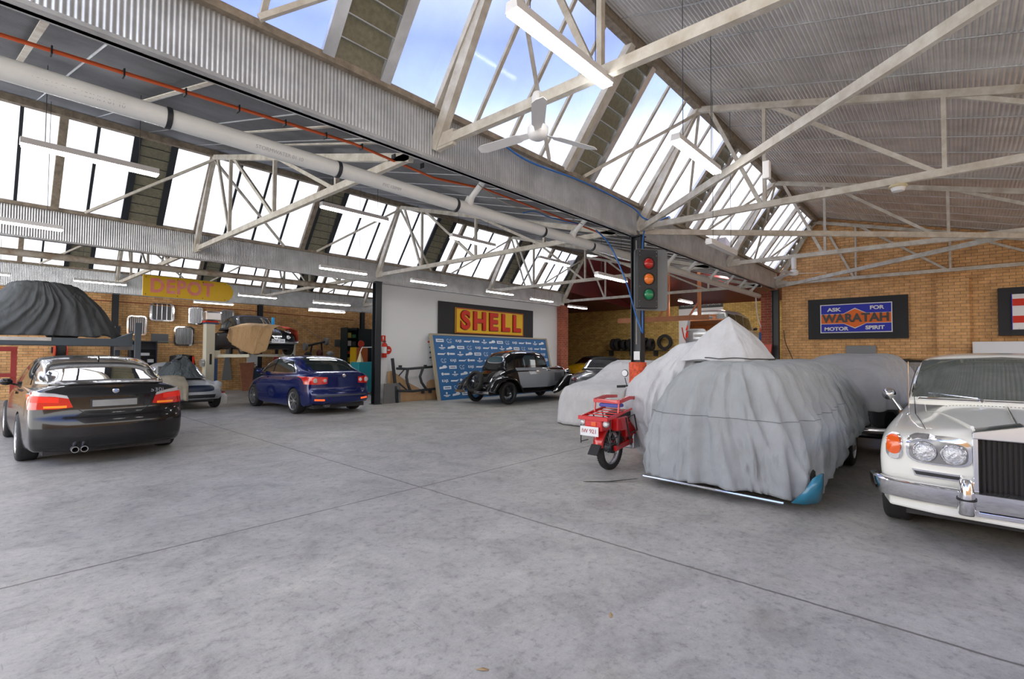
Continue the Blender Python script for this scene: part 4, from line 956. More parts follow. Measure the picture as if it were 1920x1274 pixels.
# raised black classic on the two-post lift, facing the camera
def jaguar():
    P=mat('paint_black_blue',(.006,.008,.012),.45,spec=.2)
    t,bv=classic('classic_car','black classic saloon raised on the two-post lift, tan cloth over its wing','car',(7.15,21.7,1.47),PI,P,4.55,.85,1.46)
    for x,z,r in ((.58,.80,.085),(.40,.62,.065),(-.58,.80,.085),(-.40,.62,.065)):
        h,_=hit(bv,x,z,'+y')
        a=obj('headlamp',MB().lathe([(r,-.02),(r+.012,.01),(r+.004,.03),(r-.01,.02)],(x,h.y+.01,z),'y',20,close=True),'chrome',t,smooth=50); obj('lens',MB().lathe([(r-.004,.015),(r*.6,.04),(.0,.05)],(x,h.y+.01,z),'y',20),'lamp_glass',a,smooth=60)
    gp=patch('radiator_grille',bv,*ell(0,.72,.17,.17,10,.75),'+y','chrome',t,.03,nu=12,nv=6); 
    q=MB()
    for i in range(9):
        x=-.13+i*.0325; h,_=hit(bv,x,.72,'+y'); q.box(x-.006,x+.006,h.y+.03,h.y+.045,.58,.86)
    obj('grille_bars',q,'black_plastic',gp)
    h,_=hit(bv,0,.48,'+y'); n=obj('number_plate',MB().box(-.22,.22,h.y+.10,h.y+.115,.42,.55),'white_paint',t); text('plate_text','CNF 366',.10,mat('plate_blue',(.03,.06,.25),.5),n,(0,h.y+.118,.485),(PI/2,0,PI),.001)
    obj('red_wing_cover',MB().grid([[(-.35-.02*j,L_,z_) for j in range(1)]+[(-.60,L_,z_+.0),(-.84,L_-.05,z_-.06),(-.90,L_-.12,z_-.28),(-.88,L_-.1,z_-.5)] for L_,z_ in ((4.30,.93),(4.0,1.01),(3.6,1.04),(3.3,1.04))]),mat('red_cloth',(.50,.07,.03),.8),t,smooth=60,solid=.008)
    obj('blue_carton',MB().box(-.52,-.43,3.0,3.06,1.12,1.38),mat('blue_box',(.02,.30,.65),.5),t)
    return t
jaguar()
tc=MB(); rows=[]
PL_=[(6.20,18.75),(6.17,18.2),(6.19,17.45),(6.30,17.12),(6.5,16.98),(6.75,16.93),(6.95,16.93)]
for i in range(61):
    u=i/60; row=[]
    for j in range(17):
        v=j/16; x,y=poly_at(PL_,u*(1-.10*v)); top=2.52-.16*abs(u-.45)**1.5; bot=interp(u,[(0,1.95),(.3,1.80),(.6,1.62),(.85,1.50),(1,1.62)])
        f=.10*(max(0,1-abs(nz(u*7+v*.8,v*.4,2))*3.2)**1.4-.2)*(.25+v*.6); n=Vector((-1,0,0)).lerp(Vector((0,-1,0)),min(1,max(0,(u-.55)*4)))
        z=lerp(top,bot,v); row.append(Vector((x,y,z))+n*(f+.02+.03*v)+(Vector((.28,.18,.03))*((.12-v)/.12)**1.3 if v<.12 else Vector()))
    rows.append(row)
tag(obj('dust_cloth',tc.grid(rows),FT,smooth=180,solid=.006),'tan cloth hanging over the front wing of the car raised on the lift','cloth')
# silver stripped sports car at left, front to camera
def silver():
    P=mat('primer_silver',(.46,.48,.50),.42,.1,.25,4)
    t,bv=classic('sports_car','silver stripped sports car with empty grille opening under a heap of grey cloth','car',(4.15,18.85,0),PI,P,3.95,.80,1.24,None,.84,R=.31,front=False)
    gp=patch('grille_opening',bv,*ell(.05,.585,.52,.085,12,.45),'+y','black_plastic',t,.006,nu=18,nv=6); gp.data.materials[0]=mat('opening_blue',(.012,.022,.05),.4)
    for s in (-1,1):
        h,_=hit(bv,s*.64,.66,'+y'); a=obj('headlamp_bucket',MB().lathe([(.07,.05),(.095,.03),(.105,-.12)],(s*.64,h.y,.66),'y',22),P,t,smooth=60); obj('bucket_inside',MB().lathe([(.0,.02),(.068,.045)],(s*.64,h.y,.66),'y',20),mat('dull_grey',(.22,.23,.24),.6),a)
        h,_=hit(bv,s*.66,.50,'+y'); obj('lamp_hole',MB().lathe([(.0,.012),(.03,.010),(.032,-.02)],(s*.66,h.y,.50),'y',14),'dull_grey',t)
    q=patch('lower_valance',bv,[(-.5,.42),(0,.43),(.5,.42)],[(-.48,.33),(0,.34),(.48,.33)],'+y','black_plastic',t,.006)
silver()
def heap(name,label,loc,sx,sy,h,m,seed,cat='cloth',n=40):
    rows=[]
    for i in range(n+1):
        row=[]
        for j in range(n+1):
            u,v=i/n*2-1,j/n*2-1; r=min(1,(abs(u)**2.6+abs(v)**2.6)**(1/2.6)); x,y=u*sx,v*sy
            z=h*(1-r**3)*(.72+.55*nz(u*1.8+seed,v*1.8,0)+.16*nz(u*5,v*5,seed)+.10*abs(nz(u*9,v*9,seed)))
            k=1+.10*nz(u*3,v*3,seed+4); row.append((x*k,y*k,max(0,z)))
        rows.append(row)
    o=obj(name,MB().grid(rows),m,smooth=180); o.location=loc; return tag(o,label,cat)
heap('cloth_heap','crumpled dark grey cloth heaped on the bonnet of the silver sports car',(4.0,15.9,.85),.55,.55,.50,fabric('cloth_slate',(.10,.12,.13),.8,5.),3)
rows=[]
for i in range(31):
    u=i/30; row=[]
    for j in range(15):
        v=j/14; x=3.35+.62*u; y=15.0-.10*min(1,v*4)+.30*(1-min(1,v*3)); z=.90-.62*v+.05*math.sin(u*3); row.append((x,y+.04*nz(u*7,v,3)*v-.03,z+.06*nz(u*4,0,1)*v))
    rows.append(row)
tag(obj('beige_cloth',MB().grid(rows),mat('cloth_beige',(.42,.37,.28),.9,0,.2,6,bump=.3,bs=8),smooth=180,solid=.006),'beige cloth hanging over the nose of the silver sports car','cloth')
# grey roadster at the back and a dark one by the end wall
mat('soft_top',(.015,.015,.016),.8)
t_,bv_=classic('roadster_car','dark grey vintage roadster with oval red lamp behind the two-tone saloon','car',(17.35,9.98,0),math.radians(106),paint('paint_dgrey',(.10,.105,.11),.3),4.0,.80,1.46,MATS['soft_top'],1.02,front=False)
for s in (-1,1): 
    a=patch('oval_lamp',bv_,*ell(s*.45,.74,.13,.075,10,.9),'+y','chrome',t_,.02,nu=12,nv=5); patch('oval_lens',bv_,*ell(s*.45,.74,.10,.05,10,.9),'+y',mat('maroon',(.10,.01,.015),.3),a,.026,nu=12,nv=5)
classic('dark_car','black-roofed car just visible between the covered car and the white saloon','car',(17.6,.72,0),PI/2,paint('paint_green_black',(.015,.02,.02),.3),4.0,.80,1.50,None,.98)
def landrover():
    P=paint('paint_lr',(.33,.34,.35),.3,.5); t=thing('off_road_car','silver boxy off-road car raised inside the brick annex','car',(19.9,7.4,1.50),-PI/2); L=4.8
    hb=hull_mesh(L,[(0,.90),(.4,.95),(4.4,.95),(L,.88)],[(0,1.10),(3.3,1.12),(3.6,1.10),(L,1.0)],[(0,1.05),(3.3,1.07),(L,.95)],[(0,.45),(.5,.35),(4.3,.35),(L,.45)],[(0,0),(1,.0)],[(0,.05),(.5,0),(1,.05)],bowr=.08,bowf=.2,pw=4)
    shell('body',hb,P,t,[(.95,.37),(3.85,.37)],.42,.95)
    cm=cabin_mesh(.02,3.55,[(0,1.08),(3.55,1.10)],[(.02,1.1),(.05,1.75),(.25,1.86),(1.6,1.88),(2.4,1.80),(2.8,1.74),(3.55,1.12)],[(0,.86),(2,.88),(3.55,.80)],.14,.02,N=60); obj('cabin',cm,P,t,smooth=50); bv=bvh_of(hb,cm)
    patch('rear_window',bv,[(-.66,1.70),(.66,1.70)],[(-.70,1.14),(-.1,1.14),(.0,1.0),(.70,1.0)],'-y','screen_glass',t,.006)
    for s,ax in ((1,'+x'),(-1,'-x')):
        for y0,y1,z1 in ((.15,.95,1.70),(1.02,1.85,1.72),(1.95,2.75,1.66)):
            patch('side_window',bv,[(y0,z1),(y1,z1-.02)],[(y0,1.16),(y1+(.25 if y0>1.9 else 0),1.16)],ax,'dark_glass',t,.008)
        for y in (.95,3.85): wheel(t,s*.83,y,.37,.25,'alloy',s,.6)
        patch('tail_light',bv,[(s*.78,1.28),(s*.90,1.28)],[(s*.78,.78),(s*.90,.78)],'-y','tail_glow',t,.015); mirror(t,s*.93,2.85,1.2,s,'black_plastic')
    pf=patch('tailgate_panel',bv,[(-.55,.98),(.55,.98)],[(-.55,.72),(.55,.72)],'-y','alloy',t,.008); h,_=hit(bv,-.3,.85,'-y'); obj('number_plate',MB().box(-.52,-.08,h.y-.03,h.y-.015,.80,.91),'white_paint',t)
landrover()
# ================================================================ TWO-TONE VINTAGE SALOON
def arcfender(path,x0,x1,crown,skirt,n=9):
    """path: (y,z) along the crest; surface between x0 (inner) and x1 (outer)"""
    P=catmull(path,6); rows=[]
    for k,(y,z) in enumerate(P):
        a=P[max(k-1,0)]; b=P[min(k+1,len(P)-1)]; ty,tz=b[0]-a[0],b[1]-a[1]; l=math.hypot(ty,tz); ny,nz_=-tz/l,ty/l
        if nz_<0 and abs(nz_)>.02 and False: ny,nz_=-ny,-nz_
        row=[]
        for i in range(n):
            u=i/(n-1); x=lerp(x0,x1,u); c=crown*math.sin(PI*min(1,u*1.02)); row.append((x,y+ny*(c-crown),z+nz_*(c-crown)))
        # outer skirt
        row.append((x1+.004*(1 if x1>x0 else -1),y+ny*(-crown-skirt),z+nz_*(-crown-skirt)))
        rows.append(row)
    return MB().grid(rows)
def bentley():
    P=paint('paint_gloss_black',(.008,.008,.009),.12); G=paint('paint_dove_grey',(.36,.40,.45),.3)
    t=thing('vintage_car','black and dove-grey 1930s saloon with rear spare wheel in front of the blue banner','car',(10.55,11.05,0),-PI/2)
    # tail + lower body
    sec=[(0,0,0),(.85,0,0),(.96,.06,0),(1.0,.25,0),(1.0,.6,0),(.99,.9,0),(.96,.97,.1),(.85,1,.5),(.5,1,.9),(0,1,1)]
    hb=hull_mesh(4.05,[(0,.42),(.3,.56),(.8,.66),(1.6,.70),(2.6,.68),(3.2,.52),(4.05,.36)],[(0,.55),(.25,.85),(.6,1.06),(1.0,1.14),(2.6,1.14),(2.8,1.13),(4.05,1.10)],[(0,.48),(.25,.76),(.6,.95),(1.0,1.05),(2.6,1.06),(4.05,.98)],[(0,.36),(1,.40),(4.05,.42)],[(0,0),(1,0)],[(0,0),(1,0)],bowr=.06,bowf=.02,sec=sec)
    b=obj('body',hb,P,t,smooth=40); b.location=(0,.25,0)
    hb2=MB(); hb2.v=[v+Vector((0,.25,0)) for v in hb.v]; hb2.f=hb.f
    cm=cabin_mesh(.88,3.0,[(.88,.98),(3.0,1.06)],[(.88,1.16),(1.0,1.42),(1.25,1.57),(1.8,1.64),(2.5,1.62),(2.85,1.56),(3.0,1.16)],[(.88,.54),(1.4,.64),(2.2,.66),(3.0,.56)],.11,.045,N=60,rr=.13); obj('cabin',cm,P,t,smooth=55); bv=bvh_of(hb2,cm)
    patch('roof_panel',bv,[(-.42,1.7),(-.42,2.75)],[(.42,1.7),(.42,2.75)],'+z',G,t,.004)
    rw=patch('rear_window_frame',bv,*ell(0,1.375,.36,.115,10,.6),'-y','chrome',t,.004); patch('rear_window',bv,*ell(0,1.375,.335,.095,10,.6),'-y',mat('vint_glass',(.03,.07,.09),.05,spec=1.),rw,.009)
    for s,ax in ((1,'+x'),(-1,'-x')):
        patch('side_panel',bv,[(1.25,1.12),(3.0,1.12),(4.2,1.07)],[(1.45,.48),(3.0,.46),(4.2,.50)],ax,G,t,.006,nu=26,nv=8)
        patch('side_window',bv,[(1.62,1.44),(1.75,1.52),(2.22,1.52)],[(1.55,1.20),(1.9,1.20),(2.22,1.20)],ax,'vint_glass',t)
        patch('side_window',bv,[(2.30,1.52),(2.75,1.50)],[(2.30,1.20),(2.86,1.20)],ax,'vint_glass',t)
        patch('bonnet_louvres',bv,[(3.42,.92),(4.0,.90)],[(3.42,.62),(4.0,.62)],ax,mat('louvre_grey',(.15,.17,.20),.4,bump=1.,bs=60),t,.012)
        patch('door_handle',bv,[(2.2,1.02),(2.34,1.02)],[(2.2,.99),(2.34,.99)],ax,'chrome',t,.025,nu=3,nv=1)
        f=arcfender([(-.02,.42),(.10,.62),(.36,.83),(.76,.90),(1.12,.80),(1.36,.58),(1.5,.36)],s*.44,s*.84,.07,.05); obj('rear_fender',f,P,t,smooth=70,solid=.008)
        f=arcfender([(2.95,.34),(3.35,.42),(3.75,.66),(4.1,.86),(4.45,.86),(4.72,.66),(4.82,.42)],s*.40,s*.84,.07,.05); obj('front_fender',f,P,t,smooth=70,solid=.008)
        obj('running_board',MB().box(*sorted((s*.58,s*.83)),1.42,3.02,.32,.36),P,t,bevel=.01)
        for y in (.80,4.18): wheel(t,s*.715,y,.345,.15,'wire',s,.74)
        a=obj('headlamp',MB().lathe([(.02,-.16),(.07,-.12),(.10,-.04),(.115,.02),(.115,.03)],(s*.36,4.42,.93),'y',22),'chrome',t,smooth=60); obj('lens',MB().lathe([(.108,.03),(.06,.045),(.0,.05)],(s*.36,4.42,.93),'y',20),'lamp_glass',a)
        obj('tail_lamp',MB().tube([(s*.60,.02,.62),(s*.60,-.10,.62)],[.03,.035],12),'chrome',t)
        obj('rear_bumper_blade',MB().bar((s*.20,-.17,.40),(s*.74,-.10,.40),.02,.075),'chrome',t,bevel=.008)
        obj('boot_trim',MB().tube([(s*.30,.33,.52),(s*.40,.40,.80),(s*.50,.62,1.03)],.012,8),'chrome',t)
    obj('radiator_shell',MB().prism([(-.27,.45),(-.29,.9),(-.2,1.08),(0,1.14),(.2,1.08),(.29,.9),(.27,.45)],4.25,4.42,'xz'),'chrome',t,bevel=.02)
    r=obj('spare_wheel',MB().lathe([(.25,-.05),(.26,-.07),(.31,-.075),(.335,-.055),(.345,-.02),(.345,.02),(.335,.05),(.26,.07),(.25,.05)],(0,0,0),'y',44,close=True),'black_rubber',t,smooth=50); r.location=(-.05,.10,.70); r.rotation_euler=(-.28,0,0)
    q=MB().lathe([(.25,-.03),(.235,-.045),(.235,.03),(.25,.045)],(0,0,0),'y',36,close=True)
    for i in range(30):
        a=2*PI*i/30; c=a+(.4 if i%2 else -.4); q.tube([(.04*math.sin(c),-.06,.04*math.cos(c)),(.24*math.sin(a),-.01,.24*math.cos(a))],.004,4,False)
    obj('wire_rim',q,'dark_steel',r); obj('hub_cap',MB().lathe([(.0,-.095),(.03,-.09),(.05,-.06),(.05,.04)],(0,0,0),'y',18),'chrome',r,smooth=50)
    obj('spare_carrier',MB().tube([(-.05,.2,.70),(-.05,.42,.66)],.03,8).tube([(-.05,.12,.36),(-.05,.3,.42)],.03,8),'dark_steel',t)
    obj('bumper_bracket',MB().bar((-.5,-.12,.40),(-.5,.3,.45),.03,.03).bar((.5,-.12,.40),(.5,.3,.45),.03,.03),'dark_steel',t)
    obj('underbody',MB().box(-.4,.4,.3,4.3,.28,.42),'black_plastic',t)
bentley()
# ================================================================ RED MOTORCYCLE (local +y = forward)
def moto():
    RD=mat('bike_red',(.55,.010,.012),.25,coat=.8); BK='black_plastic'
    t=thing('motorcycle','red postal-style motorcycle with rear carriers half hidden by the grey covers','motorcycle',(5.93,3.52,0),math.radians(1)-PI/2)
    R=.29
    def bikewheel(y,name):
        w=obj(name,MB().lathe([(R-.07,-.035),(R-.05,-.052),(R-.014,-.046),(R,-.025),(R,.025),(R-.014,.046),(R-.05,.052),(R-.07,.035)],(0,0,0),'x',48,close=True),'black_rubber',t,smooth=60); w.location=(0,y,R)
        q=MB()
        for i in range(48):
            a=2*PI*i/48
            for s in (-1,1): 
                a2=a+(.06 if s>0 else 0); q.bar((s*.012,R*math.cos(a2),R*math.sin(a2)),(s*.040,(R-.010)*math.cos(a2),(R-.010)*math.sin(a2)),.018,.014,(1,0,0))
        obj('tyre_knobs',q,'black_rubber',w)
        q=MB().lathe([(R-.065,-.032),(R-.082,-.020),(R-.072,0),(R-.082,.020),(R-.065,.032)],(0,0,0),'x',40,close=True)
        for i in range(28):
            a=2*PI*i/28; b=a+(.5 if i%2 else -.5); q.tube([(.03*(1 if i%4<2 else -1),.04*math.cos(b),.04*math.sin(b)),(0,(R-.065)*math.cos(a),(R-.065)*math.sin(a))],.0022,4,False)
        obj('spoked_rim',q,'alloy',w); obj('hub',MB().lathe([(.0,-.06),(.07,-.055),(.075,.0),(.07,.055),(.0,.06)],(0,0,0),'x',20),'dark_steel',w,smooth=40)
    bikewheel(0,'rear_wheel'); bikewheel(1.22,'front_wheel')
    obj('rear_mudguard',arcfender([(-.36,.34),(-.33,.46),(-.20,.60),(0,.66),(.2,.63)],-.07,.07,.03,.03),RD,t,smooth=70,solid=.006)
    obj('mud_flap',MB().prism([(-.36,.38),(-.46,.26),(-.44,.25),(-.33,.36)],-.07,.07,'yz'),BK,t)
    obj('front_mudguard',arcfender([(.98,.42),(1.08,.58),(1.24,.62),(1.42,.56),(1.52,.42)],-.06,.06,.03,.02),RD,t,smooth=70,solid=.006)
    sw=MB()
    for s in (-1,1): sw.bar((s*.09,-.03,.29),(s*.085,.48,.34),.045,.07); 
    obj('swing_arm',sw,RD,t,bevel=.008)
    for s in (-1,1): obj('shock_absorber',MB().tube([(s*.11,.02,.32),(s*.11,.10,.62)],.016,8),'dark_steel',t); obj('fork_leg',MB().tube([(s*.08,1.22,.29),(s*.08,1.02,.95)],.018,8),'chrome',t)
    obj('frame',MB().tube([(0,.45,.35),(0,.30,.66),(0,.75,.58),(0,1.0,.88)],.03,8).tube([(0,.45,.35),(0,.72,.26),(0,.98,.8)],.022,8),RD,t,smooth=60)
    obj('engine',MB().box(-.12,.12,.46,.80,.22,.44).tube([(0,.7,.34),(0,.96,.40)],.075,12),'alloy',t,bevel=.02)
    obj('exhaust',MB().tube([(-.10,.8,.30),(-.13,.5,.24),(-.14,.0,.34),(-.14,-.12,.36)],[.015,.02,.035,.03],10),BK,t,smooth=60)
    obj('seat',MB().prism([(.05,.74),(.25,.78),(.62,.76),(.75,.70),(.62,.66),(.1,.68)],-.13,.13,'yz'),BK,t,bevel=.03)
    obj('fuel_tank',MB().sphere((0,.72,.66),.17,14,(.8,1.5,.6)),RD,t,smooth=60)
    obj('side_cover',MB().prism([(.28,.40),(.55,.40),(.58,.62),(.24,.62)],-.11,.11,'yz'),RD,t,bevel=.02)
    # carriers
    rk=obj('rear_rack',MB().prism([(-.46,.70),(-.44,.745),(.22,.83),(.22,.80)],-.22,-.19,'yz').prism([(-.46,.70),(-.44,.745),(.22,.83),(.22,.80)],.19,.22,'yz').box(-.22,.22,-.455,-.43,.70,.75),RD,t,bevel=.004)
    q=MB()
    for i in range(5): q.bar((-.2,-.38+i*.13,.74+i*.016),(.2,-.38+i*.13,.74+i*.016),.02,.012)
    obj('rack_slats',q,RD,rk)
    obj('front_rack',MB().box(-.2,.2,.95,1.25,.96,.985),RD,t,bevel=.006)
    obj('upper_carrier',MB().prism([(-.10,.90),(-.10,.95),(.18,.99),(.50,.97),(.50,1.02),(.54,1.02),(.54,.93),(.2,.94)],.16,.20,'yz').prism([(-.10,.90),(-.10,.95),(.18,.99),(.50,.97),(.50,.93),(.2,.94)],-.20,-.16,'yz').box(-.2,.2,-.1,-.06,.90,.95).bar((.18,-.08,.92),(.18,-.1,.76),.02,.02).bar((-.18,-.08,.92),(-.18,-.1,.76),.02,.02).bar((.18,.45,.95),(.18,.35,.75),.02,.02),RD,t,bevel=.004)
    obj('blue_strap',MB().box(-.15,.15,-.05,.12,.84,.89),mat('strap_blue',(.10,.12,.5),.6),t,bevel=.02)
    for s in (-1,1):
        q=MB(); P_=[(s*.24,.14,.34),(s*.25,-.02,.72),(s*.25,.22,.74),(s*.25,.30,.52),(s*.24,.14,.50)]; q.tube(P_,.010,6)
        for z in (.40,.48,.56): q.tube([(s*.22,-.38,z),(s*.22,-.20,z)],.006,5)
        q.tube([(s*.22,-.38,.38),(s*.22,-.38,.72)],.008,5)
        obj('pannier_frame',q,BK,t,smooth=60)
    obj('number_plate',MB().box(-.17,.10,-.475,-.465,.50,.62),'white_paint',t); text('plate_text','IW 921',.075,mat('plate_red',(.35,.02,.02),.5),t,(-.035,-.478,.56),(PI/2,0,0),.0008)
    obj('tail_box',MB().box(-.13,.13,-.44,-.16,.56,.72),RD,t,bevel=.02); obj('side_case',MB().box(.10,.20,-.14,.16,.54,.72),RD,t,bevel=.02); obj('chain_guard',MB().prism([(-.1,.36),(.0,.44),(.45,.46),(.48,.34),(.1,.30)],-.13,-.10,'yz'),BK,t); obj('amber_reflector',MB().box(-.02,.05,-.452,-.44,.63,.68),'amber_lens2',t)
    for s in (-1,1): obj('indicator_lamp',MB().lathe([(.035,.03),(.045,-.01),(.03,-.03),(.0,-.035)],(s*.17,-.40,.66),'y',16),'lamp_glass',t,smooth=60)
    obj('handlebar',MB().tube([(-.38,.90,1.06),(-.2,.98,1.08),(0,1.0,1.02),(.2,.98,1.08),(.38,.90,1.06)],.012,8),BK,t,smooth=60)
    for s in (-1,1):
        obj('grip',MB().tube([(s*.27,.945,1.07),(s*.39,.895,1.06)],.02,10),'black_rubber',t,smooth=60)
        m_=obj('mirror',MB().tube([(s*.25,.95,1.08),(s*.27,.93,1.2)],.006,6).lathe([(.0,-.012),(.05,-.01),(.058,.0),(.03,.02)],(s*.27,.93,1.27),'y',20),BK,t,smooth=50); obj('mirror_glass',MB().lathe([(.0,-.014),(.048,-.0125)],(s*.27,.93,1.27),'y',20),'white_paint',m_)
    obj('side_stand',MB().tube([(-.1,.5,.3),(-.24,.52,.01)],.011,6),'dark_steel',t)
moto()
# ================================================================ SIGNS AND FURNISHINGS
def worn(name,col,rust=(.10,.05,.03)):
    m=mat(name,col,.5,spec=.3); n=m.node_tree.nodes; l=m.node_tree.links; t=n.new('ShaderNodeTexCoord'); x=n.new('ShaderNodeTexNoise'); x.inputs['Scale'].default_value=9; x.inputs['Detail'].default_value=8; x.inputs['Roughness'].default_value=.7
    l.new(t.outputs['Object'],x.inputs['Vector']); r=n.new('ShaderNodeValToRGB'); r.color_ramp.elements[0].position=.30; r.color_ramp.elements[0].color=(*rust,1); r.color_ramp.elements[1].position=.335; r.color_ramp.elements[1].color=(*col,1); l.new(x.outputs[0],r.inputs[0]); l.new(r.outputs[0],n['Principled BSDF'].inputs['Base Color']); return m
worn('enamel_yellow',(.80,.50,.02)); worn('enamel_red',(.60,.03,.012)); worn('enamel_blue',(.02,.03,.42)); worn('enamel_orange',(.80,.16,.02)); worn('enamel_white',(.75,.75,.75)); mat('rust_edge',(.35,.08,.03),.7)
mat('depot_yellow',(.80,.50,.015),.45,0,.06,2); mat('depot_red',(.72,.16,.11),.6,0,.35,5,dirt=(.75,.35,.32)); mat('letter_black',(.02,.018,.016),.4)
# petrol sign on its black board
t=thing('enamel_sign','yellow enamel petrol sign with red embossed SHELL letters on a black board','sign',(13.6,13.40,0))
obj('backing_board',MB().box(-2.55,2.6,-.05,0,2.05,3.40),'black_board',t)
obj('panel',MB().box(-1.80,1.92,-.085,-.05,2.30,3.23),'enamel_yellow',t)
obj('edge',MB().box(-1.80,1.92,-.10,-.085,3.19,3.23).box(-1.80,1.92,-.10,-.085,2.30,2.335).box(-1.80,-1.765,-.10,-.085,2.335,3.19).box(1.885,1.92,-.10,-.085,2.335,3.19),'rust_edge',t)
for c,x in zip('SHELL',(-1.35,-.62,.12,.80,1.46)):
    a=text('letter',c,.90,'enamel_red',t,(x,-.115,2.755),ext=.03,bold=.034); a.scale=(1.08,1,1)
    b=text('letter_outline',c,.90,'letter_black',a,(0,0,-.026),(0,0,0),ext=.006,bold=.052)
# blue enamel sign on the end wall (faces -X)
t=thing('enamel_sign','blue and orange enamel ASK FOR WARATAH MOTOR SPIRIT sign on a dark board','sign',(18.30,2.26,0),-PI/2)
obj('backing_board',MB().box(-1.26,1.26,-.09,0,2.09,3.36),'black_board',t)
obj('panel',MB().box(-.92,.90,-.11,-.09,2.28,3.17),'enamel_blue',t)
obj('white_border',MB().box(-.92,.90,-.116,-.11,3.145,3.17).box(-.92,.90,-.116,-.11,2.28,2.305).box(-.92,-.895,-.116,-.11,2.305,3.145).box(.875,.90,-.116,-.11,2.305,3.145),'enamel_white',t)
hexp=[(-.895,2.86),(-.895,2.57),(-.30,2.57),(-.01,2.43),(.28,2.57),(.875,2.57),(.875,2.86),(.28,2.86),(-.01,3.01),(-.30,2.86)]
obj('orange_band',MB().prism(hexp,-.120,-.112,'xz'),'enamel_orange',t)
obj('band_outline',MB().prism([(x*1.0,2.715+(z-2.715)*1.09) for x,z in hexp],-.117,-.111,'xz'),'enamel_white',t)
text('lettering','WARATAH',.35,'letter_black',t,(-.01,-.125,2.72),ext=.012,bold=.012,sx=.97)
for s,x,z,w in (('ASK',-.55,3.0,1.3),('FOR',.53,3.02,1.2),('MOTOR',-.50,2.40,1.15),('SPIRIT',.48,2.42,1.15)): text('lettering',s,.15,'enamel_white',t,(x,-.118,z),ext=.004,bold=.006,sx=w)
# partly visible sign at the right edge
t=thing('enamel_sign','red and white enamel sign on a dark board cut off by the right edge','sign',(18.17,-1.75,0),-PI/2)
obj('backing_board',MB().box(-.90,1.1,-.09,.13,2.12,3.36),'black_board',t)
obj('panel',MB().box(-.66,.85,-.11,-.09,2.27,3.18),'enamel_white',t)
obj('red_band',MB().box(-.64,.83,-.118,-.11,2.88,3.06).box(-.64,.83,-.118,-.11,2.44,2.62),'enamel_red',t); obj('blue_edge',MB().box(-.66,-.645,-.119,-.09,2.27,3.18),'enamel_blue',t)
# DEPOT sign
t=thing('depot_sign','long yellow hanging sign with rounded right end and faded red DEPOT lettering','sign',(4.12,15.5,3.27))
pts=[(-1.06,-.27),(-1.06,.27)]+[(.80+.27*math.cos(a),.27*math.sin(a)) for a in [PI/2-PI*i/14 for i in range(15)]]
obj('panel',MB().prism(pts,-.02,.02,'xz'),'depot_yellow',t)
text('lettering','DEPOT',.50,'depot_red',t,(-.18,-.022,0),ext=.002,bold=.018,sx=.86,space=1.12)
q=MB()
for x in (-1.0,-.3,.3,.85):
    q.sphere((x,-.025,.22),.012,6).sphere((x,-.025,-.22),.012,6)
obj('bolts',q,'dark_steel',t)
for x in (-.9,.7): obj('hanging_wire',MB().tube([(x,0,.26),(x,0,uz(4.12+x,15.5)-3.27)],.005,4),'dark_steel',t)
# sponsor banner leaning on the wall
t=thing('sponsor_banner','large blue backdrop board with rows of small white logos leaning on the white wall','banner',(13.7,12.9,0)); t.rotation_euler=(math.radians(-12.5),0,0)
t.location=(13.75,12.72,0)
obj('board',MB().box(-3.15,3.15,0,.05,0,2.28),mat('banner_blue',(.022,.13,.33),.6),t)
obj('frame',MB().box(-3.2,3.2,-.02,.06,2.24,2.30).box(-3.2,-3.10,-.02,.06,0,2.24).box(3.10,3.2,-.02,.06,0,2.24),mat('frame_tan',(.35,.31,.23),.6),t)
mat('logo_white',(.72,.76,.80),.6)
def logo(k,x,z):
    y=-.004
    if k==0:
        a=obj('logo',MB().box(x-.17,x+.17,y,.0,z-.055,z+.055),'logo_white',t); obj('logo_bar',MB().box(x-.12,x+.12,y-.002,y,z-.015,z+.012),'banner_blue',a)
    elif k==1:
        q=MB()
        for c in (-.07,.07): q.add([(x+c+r*math.cos(a),y,z+.01+r*math.sin(a)) for r in (.055,.042) for a in [.6+i*4.8/10 for i in range(11)]],[(i,i+1,12+i,11+i) for i in range(10)])
        q.box(x-.09,x+.09,y,y+.003,z-.075,z-.062); obj('logo',q,'logo_white',t,fix=False)
    elif k==2: text('logo','KAJS',.12,'logo_white',t,(x,y,z),ext=.001,bold=.003,sx=1.15)
    elif k==3: obj('logo',MB().prism([(x-.18,z-.03),(x-.16,z+.02),(x+.10,z+.015),(x+.2,z+.04),(x+.13,z-.015),(x+.10,z-.035)],y,0,'xz'),'logo_white',t)
    elif k==4:
        q=MB().lathe([(.0,-.004),(.052,-.004),(.052,.0)],(x-.13,0,z+.005),'y',14); q.box(x-.06,x+.17,y,0,z-.03,z+.03); obj('logo',q,'logo_white',t)
    elif k==5:
        q=MB().lathe([(.0,-.004),(.036,-.004),(.036,.0)],(x,0,z+.055),'y',12); q.box(x-.14,x+.14,y,0,z-.035,z-.005).box(x-.07,x+.07,y,0,z-.07,z-.05); obj('logo',q,'logo_white',t)
    else: obj('logo',MB().prism([(x-.18,z-.06),(x-.17,z+.01),(x-.04,z+.02),(x+.02,z+.07),(x+.12,z+.065),(x+.18,z+.0),(x+.10,z-.035),(x+.0,z-.04)],y,0,'xz'),'logo_white',t)
for r in range(9):
    z=2.06-r*.235
    for c in range(14):
        x=-2.80+c*.43+(.06 if r%2 else 0)
        if x>1.2 and r>5: continue
        if -1.3<x and r>6: continue
        logo((c+r*5)%7,x,z)
